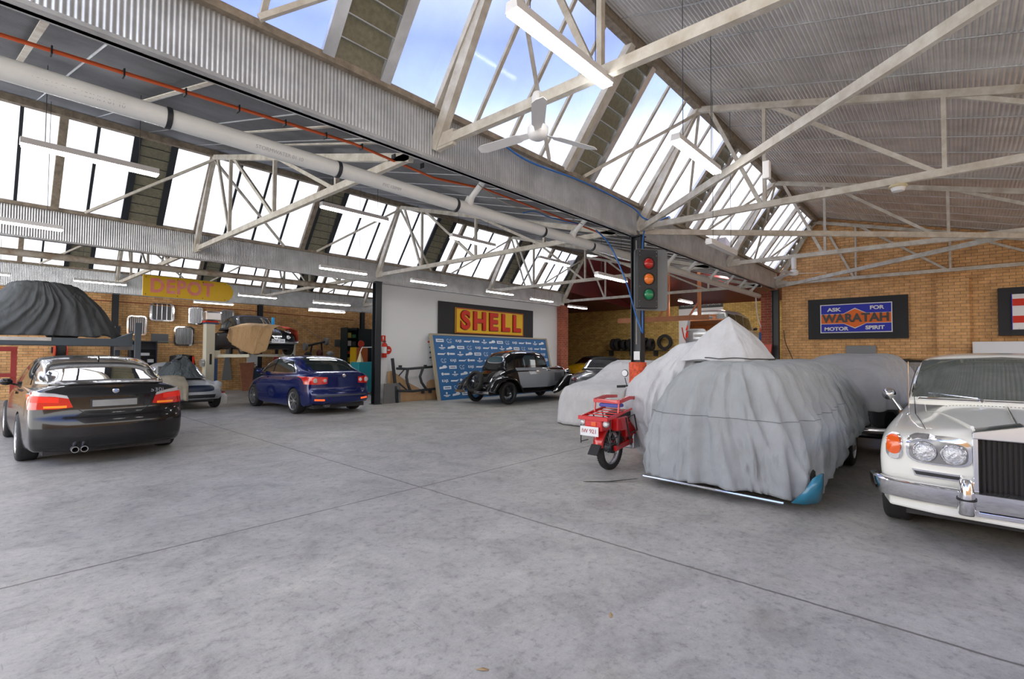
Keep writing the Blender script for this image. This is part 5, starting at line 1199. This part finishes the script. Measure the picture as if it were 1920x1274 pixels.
# chassis frame on its side
t=thing('chassis_frame','black car chassis frame standing on its side against the white wall','chassis',(9.2,13.0,0))
B='dark_steel'
obj('front_crossmember',MB().bar((0,.1,0),(-.12,.22,1.40),.05,.09),B,t)
obj('upper_rail',MB().tube([(0,.15,1.08),(.4,.15,1.06),(1.6,.18,1.12),(2.4,.18,1.10)],.04,8),B,t); obj('lower_rail',MB().tube([(0,.08,.38),(.6,.08,.34),(1.6,.08,.38),(2.4,.08,.38)],.04,8),B,t)
for x,d in ((.42,.06),(1.02,.12),(2.15,.05)): obj('cross_tube',MB().tube([(x,.13,1.08),(x-d,.13,.8),(x-d*.6,.1,.6),(x+d,.08,.36)],.045,8),B,t)
obj('brace',MB().tube([(.05,.1,.85),(.3,.14,1.06)],.02,6).tube([(.05,.08,.62),(.38,.08,.36)],.025,6),B,t)
q=MB()
for x in (.1,1.1,1.45,2.0): q.box(x,x+.08,.12,.2,1.10,1.18)
for x in (.95,1.25,1.65): q.box(x,x+.08,.04,.12,.24,.36)
obj('mounting_lugs',q,B,t)
obj('stand_leg',MB().bar((0,.1,.0),(0,.1,.4),.05,.05).bar((2.3,.1,0),(2.3,.1,.4),.05,.05),B,t)
tag(obj('plywood_sheet',MB().prism([(8.98,0),(8.98,.98),(9.15,1.0),(9.75,.62),(10.5,.25),(11.0,.22),(11.0,0)],13.30,13.33,'xz'),mat('plywood',(.50,.32,.17),.7,0,.2,5)),'pale cut plywood sheet leaning behind the black chassis frame','board')
tag(obj('plywood_offcut',MB().prism([(10.45,0),(10.5,.58),(10.62,.66),(10.95,.68),(10.95,0)],13.24,13.27,'xz'),'plywood'),'small pale plywood offcut between the plywood sheet and the brown panel','board')
tag(obj('brown_panel',MB().box(10.85,11.75,13.205,13.235,0,.78),mat('brown_board',(.22,.075,.03),.5,0,.3,4)),'dark brown timber panel standing between chassis frame and blue banner','board')
q=MB().box(0,.62,0,.012,0,.62)
cp=thing('checker_plate','grey perforated tread plate sheet leaning beside the black column','metal sheet',(8.72,13.12,0)); mat('tread',(.22,.22,.225),.45,.5)
for i in range(12):
    for j in range(13): q.sphere((.04+i*.05,-.002,.03+j*.047),.012,6,(1,.5,1))
obj('sheet',q,'tread',cp)
t=thing('fire_extinguisher','red and white fire extinguisher hanging on the white wall','fire extinguisher',(8.86,13.34,1.42))
obj('cylinder',MB().lathe([(.0,0),(.06,0),(.075,.02),(.075,.38),(.05,.45),(.02,.47),(.02,.5)],(0,0,0),'z',18),'enamel_red',t,smooth=40); obj('label_wrap',MB().lathe([(.077,.14),(.077,.34)],(0,0,0),'z',18),'white_paint',t)
obj('valve_handle',MB().box(-.05,.05,-.015,.015,.49,.53).tube([(.03,0,.48),(.09,-.02,.40),(.085,-.03,.2)],.01,6),'black_plastic',t); obj('bracket',MB().box(-.03,.03,.05,.09,.1,.4),'dark_steel',t)
t=thing('extinguisher_sign','red rectangular sign with white mark above the extinguisher','sign',(8.86,13.41,1.92)); obj('plate',MB().box(-.09,.09,0,.01,0,.20),'enamel_red',t); obj('symbol',MB().box(-.018,.018,-.004,0,.07,.17).box(-.018,.018,-.004,0,.03,.05),'white_paint',t)
t=thing('round_sign','round red disc sign on the white wall beside the extinguisher','sign',(9.04,13.41,1.66)); obj('disc',MB().lathe([(.0,-.012),(.13,-.012),(.13,.0)],(0,0,0),'y',24),'enamel_red',t); obj('symbol',MB().box(-.07,.07,-.016,-.012,-.015,.015),'white_paint',t)
t=thing('wall_poster','white wall chart with four rows of small grey pictures beside the banner','poster',(11.2,13.41,0))
obj('sheet',MB().box(-.58,.4,-.006,0,1.30,2.02),'white_paint',t); obj('heading',MB().box(-.52,.35,-.009,-.006,1.94,1.98),'letter_black',t); obj('red_mark',MB().box(-.58,-.50,-.010,-.006,1.93,1.99),'enamel_red',t)
for r in range(3):
    for c in range(4): 
        x=-.45+c*.22; z=1.78-r*.18; obj('picture',MB().prism([(x-.06,z-.03),(x-.05,z+.02),(x,z+.04),(x+.05,z+.02),(x+.06,z-.03)],-.009,-.006,'xz'),mat('ink_grey',(.10,.10,.12),.6),t)
obj('foot_rule',MB().box(-.5,.4,-.009,-.006,1.33,1.34),'ink_grey',t)
# ---------------- two-post lift
def post(x,y,face,lab,H=2.5,motor=True):
    t=thing('car_lift_post',lab,'car lift',(x,y,0),0,'posts of the two-post lift')
    CR=mat('lift_cream',(.66,.64,.52),.45); BL=mat('lift_blue',(.02,.07,.20),.4)
    obj('post',MB().box(-.16,.10,-.18,.16,.02,H),CR,t,bevel=.01); obj('blue_side',MB().box(.10,.20,-.17,.15,.02,1.35),BL,t); obj('blue_cap',MB().box(-.17,.21,-.19,.17,H,H+.05),BL,t)
    if motor: obj('red_band',MB().box(-.20,.18,-.2,.18,H+.05,H+.10),'enamel_red',t); 
    if motor: obj('motor_cover',MB().box(-.18,.30,-.2,.2,H+.10,H+.42),'alloy',t,bevel=.05)
    obj('base_plate',MB().box(-.3,.3,-.3,.3,0,.02),BL,t); obj('slot',MB().box(-.05,.02,-.185,-.18,1.15,1.5),'black_plastic',t)
    obj('carriage',MB().box(.0,.28*face if face>0 else .0,-.15,.15,1.40,1.62) if face>0 else MB().box(-.28,0,-.15,.15,1.40,1.62),CR,t)
    for dy in (-.9,.9): obj('lift_arm',MB().bar((.15*face,0,1.43),(.95*face,dy,1.45),.12,.10),CR,t); 
    for dy in (-.9,.9): obj('lift_pad',MB().lathe([(.0,1.50),(.06,1.50),(.06,1.78),(.0,1.78)],(.95*face,dy,0),'z',12),'black_rubber',t)
    obj('hose_drum',MB().lathe([(.02,-.04),(.13,-.04),(.13,.04),(.02,.04)],(-.22,0,1.2),'x',18),'galv',t)
post(5.55,18.6,1,'cream two-post lift column left of the raised black car'); post(8.95,20.1,-1,'cream lift column right of the raised black car, mostly hidden',2.0,False)
# ---------------- left hoist with dark covered car
t=thing('car_hoist','grey four-post hoist platform carrying a dark covered car at the left','car lift',(-2,16.9,0))
HB=mat('hoist_blue',(.07,.09,.11),.5)
for y,l in ((-.85,0),(.85,0)):
    obj('runway',MB().box(0,4.95,y-.22,y+.22,1.74,1.80).box(0,4.95,y-.24,y-.22,1.70,1.88),HB,t); obj('runway_edge',MB().box(0,3.4,y-.26,y-.245,1.80,1.88),'galv',t)
for x in (.1,5.02):
    for y in (-1.25,1.25): obj('hoist_post',MB().box(x-.06,x+.06,y-.06,y+.06,0,2.30),HB,t)
    obj('cross_beam',MB().box(x-.08,x+.08,-1.2,1.2,1.60,1.74),HB,t)
obj('ramp_flap',MB().prism([(4.4,1.80),(4.95,2.05),(4.97,2.10),(4.93,1.80)],-1.05,-.65,'xz'),HB,t)
t=thing('covered_car','car under a dark grey cover raised on the hoist at the upper left','covered car',(-1.9,16.9,1.80))
cover('car_cover',t,[(1.45,2.85,3.5,-.55,.55,.7),(1.40,2.65,3.75,-.65,.65,.6),(1.2,2.5,4.0,-.75,.75,.55),(.92,2.35,4.25,-.82,.82,.5),(.55,1.9,4.48,-.88,.88,.48),(.14,1.2,4.74,-.92,.92,.45)],FD,.06,5.,1.2,51.,.10,N=240,K=46,wr=.02)
hb=hull_mesh(4.2,[(0,.6),(.5,.68),(3.6,.68),(4.2,.6)],[(0,.6),(1.5,.7),(4.2,.5)],[(0,.5),(1.5,.6),(4.2,.45)],[(0,.2),(4.2,.2)],[(0,0),(1,0)],[(0,0),(1,0)],bowr=.1,bowf=.1)
b=shell('body',hb,'paint_black',t); b.rotation_euler=(0,0,-PI/2); b.location=(.25,0,0); b.scale=(1,1,.8)
for x in (.9,3.6):
    for s in (-1,1): w=wheel(t,0,0,.29,.17,'disc',s,.6); w.location=(x,s*.62,.29); w.rotation_euler=(0,0,PI/2 if s>0 else -PI/2)
# ---------------- radiator grilles on the wall
def wallgrille(x,z,w,h,lab,arch=.03,bars=9,tilt=0):
    t=thing('radiator_grille_shell',lab,'car grille',(x,22.33,z),0,'chrome grilles hung on the brick wall'); t.rotation_euler=(0,tilt,0)
    out=rrect(-w/2,w/2,-h/2,h/2,min(w,h)*.18); inn=rrect(-w/2*.84,w/2*.84,-h/2*.86,h/2*.86,min(w,h)*.15)
    q=MB(); n=len(out); up=lambda p:(p[0],p[1]+arch*max(0,1-(p[0]/(w/2))**2) if p[1]>0 else p[1])
    o2=[up(p) for p in out]; i2=[up(p) for p in inn]
    q.grid([[(a,0,b) for a,b in o2],[(a,-.12,b) for a,b in o2],[(a,-.12,b) for a,b in i2],[(a,-.03,b) for a,b in i2]],closed=True)
    obj('surround',q,'chrome',t,smooth=40)
    q=MB()
    for i in range(bars): xx=-w*.40+w*.80*i/(bars-1); q.box(xx-.012,xx+.012,-.08,-.05,-h*.42,h*.42+arch*max(0,1-(xx/(w/2))**2))
    obj('slats',q,'alloy',t); obj('mesh_back',MB().box(-w*.41,w*.41,-.045,-.03,-h*.42,h*.42),mat('mesh_grey',(.16,.17,.18),.5,.5),t)
wallgrille(5.01,3.03,.78,.62,'wide polished car grille hung highest left below the yellow sign',.10,5)
wallgrille(4.25,2.51,.60,.70,'upright chrome grille at the left behind the hoist post')
wallgrille(6.12,2.98,.50,.66,'narrow upright grille under the end of the yellow sign')
wallgrille(5.74,2.17,.68,.72,'large chrome grille hung lowest beside the cream lift column',.04,11)
wallgrille(7.25,2.98,.52,.6,'grille half hidden behind the roof of the raised car')
for x,z,l in ((4.98,2.07,'dark grey wall vent left of the lowest grille'),(12.31,2.04,'dark grey wall vent left of the dark shelving')):
    t=thing('wall_vent',l,'vent',(x,22.34,z),0,'vents in the brick wall'); obj('frame',MB().box(-.27,.27,-.03,.01,-.17,.17),mat('vent_grey',(.13,.14,.15),.6),t)
    q=MB()
    for i in range(7): q.box(-.25,.25,-.045,-.03,-.14+i*.045,-.125+i*.045)
    obj('slats',q,'vent_grey',t)
# wall pipes
t=thing('wall_pipe','thin red-brown pipe running along the top of the back brick wall','pipe',(0,22.30,3.35)); obj('pipe_run',MB().tube([(-2,0,0),(8.2,0,0),(8.4,0,-.02),(13,0,-.15)],.02,8),mat('pipe_red',(.25,.08,.04),.6),t)
t=thing('wall_pipe','thin grey conduit along the middle of the back brick wall','pipe',(0,22.31,1.95)); obj('pipe_run',MB().tube([(3.8,0,0),(7.8,0,0)],.012,6),'grey_cable',t)
# hose reel, press, bench items at left
t=thing('hose_reel','red air hose reel mounted on the brick wall under the hoist','hose reel',(2.18,22.0,1.60))
obj('drum',MB().lathe([(.0,-.16),(.24,-.16),(.24,-.13),(.13,-.13),(.13,.13),(.24,.13),(.24,.16),(.0,.16)],(0,0,0),'x',28),mat('reel_red',(.60,.06,.03),.4),t,smooth=30); obj('wound_hose',MB().lathe([(.14,-.12),(.2,-.12),(.2,.12),(.14,.12)],(0,0,0),'x',24,close=True),'black_rubber',t); obj('wall_bracket',MB().box(-.2,.2,.2,.35,-.1,.1),'dark_steel',t)
t=thing('shop_press','red steel workshop press frame at the left edge','press',(.55,20.0,0))
RP=mat('press_red',(.45,.06,.05),.5,0,.15,5)
for x in (-.45,.45): obj('upright',MB().box(x-.06,x+.06,-.1,.1,0,1.68),RP,t)
obj('top_beam',MB().box(-.51,.51,-.12,.12,1.55,1.68),RP,t); obj('bed_beam',MB().box(-.51,.51,-.14,.14,.82,.92),RP,t); obj('press_ram',MB().tube([(0,0,1.55),(0,0,1.1)],.05,12),'alloy',t); obj('foot',MB().box(-.51,-.39,-.35,.35,0,.06).box(.39,.51,-.35,.35,0,.06),RP,t)
t=thing('tool_cabinet','dark open tool cabinet on the back wall right of the hoist post','cabinet',(4.4,21.8,0))
obj('cabinet_body',MB().box(-.40,.40,0,.4,0,.95).box(-.40,.40,.3,.4,.95,1.95).box(-.40,-.37,0,.4,.95,1.95).box(.37,.40,0,.4,.95,1.95).box(-.40,.40,0,.4,1.92,1.95),mat('cab_dark',(.02,.025,.035),.5),t)
for k in range(3): obj('shelf',MB().box(-.37,.37,.02,.3,1.15+k*.25,1.17+k*.25),'cab_dark',t)
for i,(x,y,z,w,h,c,l) in enumerate(((4.15,21.9,1.17,.18,.16,(.65,.50,.02),'yellow box on the lower shelf of the dark tool cabinet'),(4.42,21.9,1.42,.3,.1,(.5,.52,.55),'long silver tool case on the middle cabinet shelf'),(4.62,21.9,1.17,.16,.12,(.45,.47,.5),'grey tin on the lower cabinet shelf, right side'))):
    tag(obj('tool_box',MB().box(x-w/2,x+w/2,y-.1,y+.1,z,z+h),mat('tb%d'%i,c,.5),bevel=.01),l,'box')
t=thing('bonnet_panel','black car bonnet panel propped behind the silver sports car','car panel',(5.4,20.9,0)); obj('panel',MB().grid([[(-.45,0,.0),(0,-.05,0),(.45,0,0)],[(-.42,.12,1.1),(0,.05,1.15),(.42,.12,1.1)],[(-.38,.2,1.42),(0,.14,1.48),(.38,.2,1.42)]]),'paint_black',t,smooth=60,solid=.02)
obj('red_edge',MB().box(.30,.36,.05,.09,1.0,1.4),'enamel_red',t)
# behind the lift
tag(obj('notice_poster',MB().box(7.96,8.38,22.0,22.02,.98,1.62),'white_paint'),'white warning notice pinned on the column under the raised car','poster')
t=thing('warning_strip','black and yellow striped strip along the foot of the white notice','strip',(8.17,21.99,1.04)); obj('strip',MB().box(-.15,.15,-.005,.005,-.02,.02),'depot_yellow',t); obj('black_stripes',MB().box(-.12,-.07,-.008,-.005,-.02,.02).box(-.02,.03,-.008,-.005,-.02,.02).box(.08,.13,-.008,-.005,-.02,.02),'letter_black',t)
text('notice_text','CAUTION',.09,'ink_grey',None,(8.17,21.995,1.45),ext=.001) if False else None
tag(obj('blue_locker',MB().box(7.9,8.75,21.5,21.95,0,.92),mat('locker_blue',(.02,.045,.09),.5),bevel=.01),'dark blue metal locker under the white notice','cabinet')
tag(obj('leather_panel',MB().prism([(7.58,0),(7.46,1.12),(8.02,1.16),(7.92,.02)],21.35,21.38,'xz'),mat('leather_brown',(.36,.14,.08),.7,0,.2,6)),'pinkish brown tapered panel leaning beside the blue locker','board')
tag(obj('silver_panel',MB().prism([(7.12,.42),(7.22,1.35),(7.27,1.68),(7.34,1.66),(7.46,.9),(7.50,.42)],22.30,22.345,'xz'),'dull_grey'),'silver car wing panel hanging on the wall under the raised car','car panel')
tag(obj('red_bonnet',MB().prism([(8.75,.9),(8.9,1.47),(9.45,1.45),(9.6,.85)],21.5,21.56,'xz'),mat('bonnet_red',(.40,.01,.02),.3,coat=.6)),'dark red car panel standing behind the blue sedan','car panel')
# axle and parts on the bench at the wall
t=thing('workbench','dark workbench along the back wall behind the blue sedan','bench',(11.0,22.0,0)); obj('bench_top',MB().box(-.9,.9,-.3,.3,1.30,1.36),'dark_steel',t)
for x in (-.85,.85):
    for y in (-.25,.25): obj('leg',MB().box(x-.03,x+.03,y-.03,y+.03,0,1.30),'dark_steel',t)
t=thing('rear_axle','car axle with two brake drums lying across the workbench','axle',(10.95,22.0,1.36))
obj('axle_beam',MB().tube([(-.5,0,.50),(.45,0,.74)],.05,10),'dark_steel',t)
for x,z in ((-.52,.48),(.47,.75)): obj('brake_drum',MB().lathe([(.0,-.06),(.17,-.06),(.18,.05),(.05,.07),(.0,.07)],(x,-.02,z),'x',22),'dull_grey',t,smooth=40).rotation_euler=(0,0,0)
obj('axle_stand',MB().bar((-.3,0,.0),(-.2,0,.55),.05,.05),'dark_steel',t); obj('axle_stand',MB().bar((.3,0,0),(.25,0,.68),.05,.05),'dark_steel',t)
for i,(x,w,h,c,l) in enumerate(((10.5,.35,.25,(.03,.03,.035),'black engine part at the left end of the workbench'),(11.05,.3,.35,(.12,.03,.03),'dark red engine part in the middle of the workbench'),(11.55,.38,.30,(.4,.4,.42),'silver box of parts at the right end of the workbench'))):
    tag(obj('engine_part',MB().sphere((x,21.85,1.36+h/2),h/2,12,(w/h,1,1)).box(x-w*.3,x+w*.3,21.75,21.95,1.36,1.36+h*.6),mat('ep%d'%i,c,.4,.3),smooth=40),l,'car part')
# shelf unit
t=thing('storage_shelves','tall dark shelving unit crammed with parts behind the blue sedan','shelves',(12.5,21.2,0)); SD=mat('shelf_dark',(.008,.02,.022),.6)
obj('side_panel',MB().box(-.62,-.58,-.3,.3,0,2.75),SD,t); obj('side_panel',MB().box(-.10,-.06,-.3,.3,0,2.75),SD,t); obj('back_panel',MB().box(-.62,.75,.28,.3,0,2.75),SD,t); obj('closed_front',MB().box(-.10,.75,-.3,-.27,0,2.72),SD,t)
for k in range(7): obj('shelf',MB().box(-.6,-.08,-.28,.3,.35+k*.38,.38+k*.38),SD,t)
rg=random.Random(5); cols=[(.45,.03,.02),(.05,.2,.08),(.5,.5,.5),(.03,.05,.2),(.4,.3,.05),(.06,.06,.06)]
nm=['bottom','second','third','fourth','fifth','top']
for k in range(6):
    for j in range(2):
        c=cols[(k*2+j*3)%6]; x=12.02+j*.24; h=.14+.1*rg.random()
        tag(obj('parts_box',MB().box(x-.09,x+.10,20.95,21.3,.38+k*.38,.38+k*.38+h),mat('pb%d'%((k*2+j*3)%6),c,.6),bevel=.01),'small %s box on the %s shelf of the dark shelving, %s side'%(['red','green','grey','blue','yellow','black'][(k*2+j*3)%6],nm[k],['left','right'][j]),'box','boxes on the dark shelving')
t=thing('tool_trolley','orange and yellow tool trolley in front of the dark shelving','trolley',(12.0,20.0,0)); obj('trolley_body',MB().box(-.28,.28,-.2,.25,.1,1.82),mat('trolley_orange',(.50,.12,.03),.5),t); obj('yellow_side',MB().box(-.34,-.28,-.2,.25,.1,1.82),'depot_yellow',t)
for x in (-.25,.25): obj('castor',MB().lathe([(.0,-.02),(.05,-.02),(.05,.02),(.0,.02)],(x,0,.05),'x',14),'black_rubber',t)
t=thing('teal_machine','teal metal machine cabinet with a pale cone and handle beside the black column','machine',(10.4,17.0,0)); obj('cabinet_body',MB().box(-.42,.42,-.3,.3,.08,1.22),mat('teal',(.01,.22,.27),.45),t,bevel=.02); obj('pale_funnel',MB().lathe([(.13,1.22),(.03,1.55),(.02,1.60)],(-.18,0,0),'z',16),'cream',t); obj('handle',MB().tube([(-.18,0,1.60),(-.1,0,1.78),(.42,0,1.80)],.02,8),'white_metal',t)
for x in (-.3,.3): obj('castor',MB().lathe([(.0,-.03),(.08,-.03),(.08,.03),(.0,.03)],(x,-.1,.08),'x',14),'black_rubber',t)
tag(obj('red_dial',MB().lathe([(.0,-.03),(.15,-.03),(.15,.02),(.0,.02)],(12.0,19.9,1.98),'y',20),'reel_red'),'round red gauge standing on top of the orange trolley','gauge')
# ---------------- annex
t=thing('wall_poster','tall white poster with black header and red arch lines on the annex wall','poster',(24.97,9.6,0),-PI/2)
obj('sheet',MB().box(-1.12,1.12,-.01,0,1.6,3.95),'white_paint',t); obj('header',MB().box(-1.12,1.12,-.012,0,3.95,4.38),'letter_black',t); text('header_text','THE COMMONWEALTH MOTORS LTD.',.19,'white_paint',t,(0,-.016,4.13),ext=.001,sx=.62)
q=MB()
for s in (-1,1):
    q.tube([(s*(.05+.95*(i/12)),-.012,3.75-.35*math.sin(PI/2*min(1,i/9))) for i in range(13)],.022,6); q.tube([(s*.95,-.012,3.0),(s*.85,-.012,2.5),(s*.55,-.012,2.0),(s*.3,-.012,1.85)],.03,6)
obj('red_curves',q,'enamel_red',t)
t=thing('hanging_shelf','long orange-brown plank shelf hanging from brown posts inside the annex','shelf',(19.15,8.8,0))
OB=mat('plank_orange',(.42,.14,.035),.45,0,.2,3)
obj('plank',MB().box(-.42,.42,-1.93,1.93,3.05,3.10).box(-.45,-.42,-1.93,1.93,2.90,3.10),OB,t)
for y in (-1.4,-.12):
    obj('hanger',MB().box(-.05,.05,y-.06,y+.06,3.10,6.0),OB,t); obj('angle_brace',MB().bar((0,y+.06,3.6),(0,y+.4,3.11),.05,.06),OB,t)
t=thing('tyre_rack','black wall rack for tyres on the annex wall','rack',(24.6,13.1,1.80)); obj('rail',MB().box(-.05,-.02,-2.1,1.7,-.02,.02).box(.2,.23,-2.1,1.7,-.02,.02),'dark_steel',t)
for y in (-1.2,.2,1.5): obj('bracket',MB().box(-.1,.38,y-.02,y+.02,-.3,.0),'dark_steel',t)
tl=['leftmost','second from the left','third from the left','fourth from the left','fifth from the left','sixth from the left','rightmost']
for i,(y,r) in enumerate(((14.35,.32),(14.1,.33),(13.7,.30),(13.35,.31),(12.75,.33),(12.45,.34),(12.1,.31))):
    q=MB().lathe([(r*.62,-.1),(r*.75,-.11),(r-.02,-.10),(r,-.06),(r,.06),(r-.02,.10),(r*.75,.11),(r*.62,.1)],(24.6,y,1.82+r),'y',28,close=True)
    tag(obj('tyre',q,'black_rubber',smooth=50),'black car tyre on the annex wall rack, %s'%tl[i],'tyre','tyres on the annex rack')
t=thing('tyre','black tyre leaning upright at the right end of the rack','tyre',(24.7,11.38,1.82)); obj('tyre_ring',MB().lathe([(.26,-.09),(.40,-.09),(.42,0),(.40,.09),(.26,.09)],(0,0,.42),'x',28,close=True),'black_rubber',t,smooth=50)
t=thing('yellow_car','yellow car with black roof in the annex, only its roof line showing','car',(23.6,13.2,0),PI/2)
t2,_=classic('yellow_car','x','car',(0,0,0),0,paint('paint_yellow',(.55,.33,.01),.35),4.2,.82,1.48,MATS['soft_top'],1.1)
bpy.data.objects.remove(t); t2.location=(24.2,14.2,0); t2.rotation_euler=(0,0,PI/2); t2['label']='yellow car with black roof in the annex behind the dark grey roadster'; t2.name='yellow_car'
def lift2(x,y,lab):
    t=thing('car_lift_post',lab,'car lift',(x,y,0),0,'posts of the annex lift'); obj('post',MB().box(-.15,.15,-.12,.12,0,3.0),'reel_red',t,bevel=.01); s=1 if y<7 else -1
    for dx in (-.9,.9): obj('lift_arm',MB().bar((0,0,1.5),(dx,s*.85,1.5),.12,.1),'reel_red',t); obj('lift_pad',MB().lathe([(.0,1.5),(.07,1.5),(.07,1.87),(.0,1.87)],(dx,s*.85,0),'z',12),'black_rubber',t)
lift2(22.2,5.9,'red lift post right of the silver off-road car'); lift2(22.2,8.9,'red lift post left of the silver off-road car')
tag(obj('blue_drum',MB().lathe([(.0,0),(.2,0),(.2,2.45),(.0,2.5)],(20.6,5.45,0),'z',20),mat('drum_blue',(.01,.10,.35),.4),smooth=40),'tall blue cylinder beside the right red brick pier','cylinder')
t=thing('red_machine','small red machine bracket with black round hole by the red brick pier','machine',(17.75,4.72,1.55)); obj('bracket_plate',MB().prism([(-.2,.0),(-.24,.38),(.22,.38),(.18,.15),(.1,0)],-.04,.04,'yz'),'reel_red',t); obj('hole',MB().lathe([(.0,-.05),(.07,-.05),(.07,-.04)],(0,0,.22),'x',16),'black_plastic',t); obj('stand_leg',MB().box(-.03,.03,-.05,.05,-1.55,0.02),'reel_red',t)
tag(obj('grey_slab',MB().box(18.18,18.24,1.75,2.52,1.0,1.88),'dull_grey',bevel=.03),'grey rounded slab leaning on the brick wall under the blue enamel sign','board')
tag(obj('white_board',MB().box(17.95,18.0,-2.2,-.34,.8,1.96),'white_paint'),'white board standing against the brick wall behind the white saloon','board')
cable('wiring',[(18.28,4.25,2.4),(18.28,4.2,2.0),(18.27,4.05,1.6),(18.27,3.9,1.2)],.010,'black_plastic','black cable hanging down the brick wall beside the black corner column','cable')
cable('white_hose',[(18.6,5.2,3.7),(18.6,5.15,3.0),(18.6,5.0,2.4),(18.55,4.97,1.8)],.02,'white_metal','white hose hanging in front of the annex beside the red brick pier','hose')
cable('rope',[(9.9,22.25,3.05),(11.0,22.3,2.42),(12.05,22.3,1.78)],.012,'grey_cable','thin brown rope running diagonally down the back wall above the workbench','rope')
t=thing('coolant_bottle','white plastic bottle on the floor right of the silver sports car','bottle',(5.35,16.6,0)); obj('bottle_body',MB().lathe([(.0,0),(.1,0),(.11,.02),(.11,.24),(.04,.32),(.04,.34)],(0,0,0),'z',16),'white_metal',t,smooth=40); obj('cap',MB().lathe([(.045,.33),(.045,.37),(.0,.37)],(0,0,0),'z',14),'enamel_red',t)
for i,(x,y,a) in enumerate(((2.62,1.55,.5),(1.9,.9,1.2),(1.75,1.75,2.2))):
    o=obj('dry_leaf',MB().grid([[(-.03,-.006,.002),(0,-.012,.006),(.035,0,.003)],[(-.03,.004,.002),(0,.012,.005),(.035,.003,.003)]]),mat('leaf',(.35,.24,.12),.8),smooth=60,solid=.001); o.location=(x,y,0); o.rotation_euler=(0,0,a)
    tag(o,['dry brown leaf lying nearest the foot of the picture','tiny dry leaf scrap at the lower left of the floor','dry brown scrap on the worn patch of the near slab'][i],'leaf')
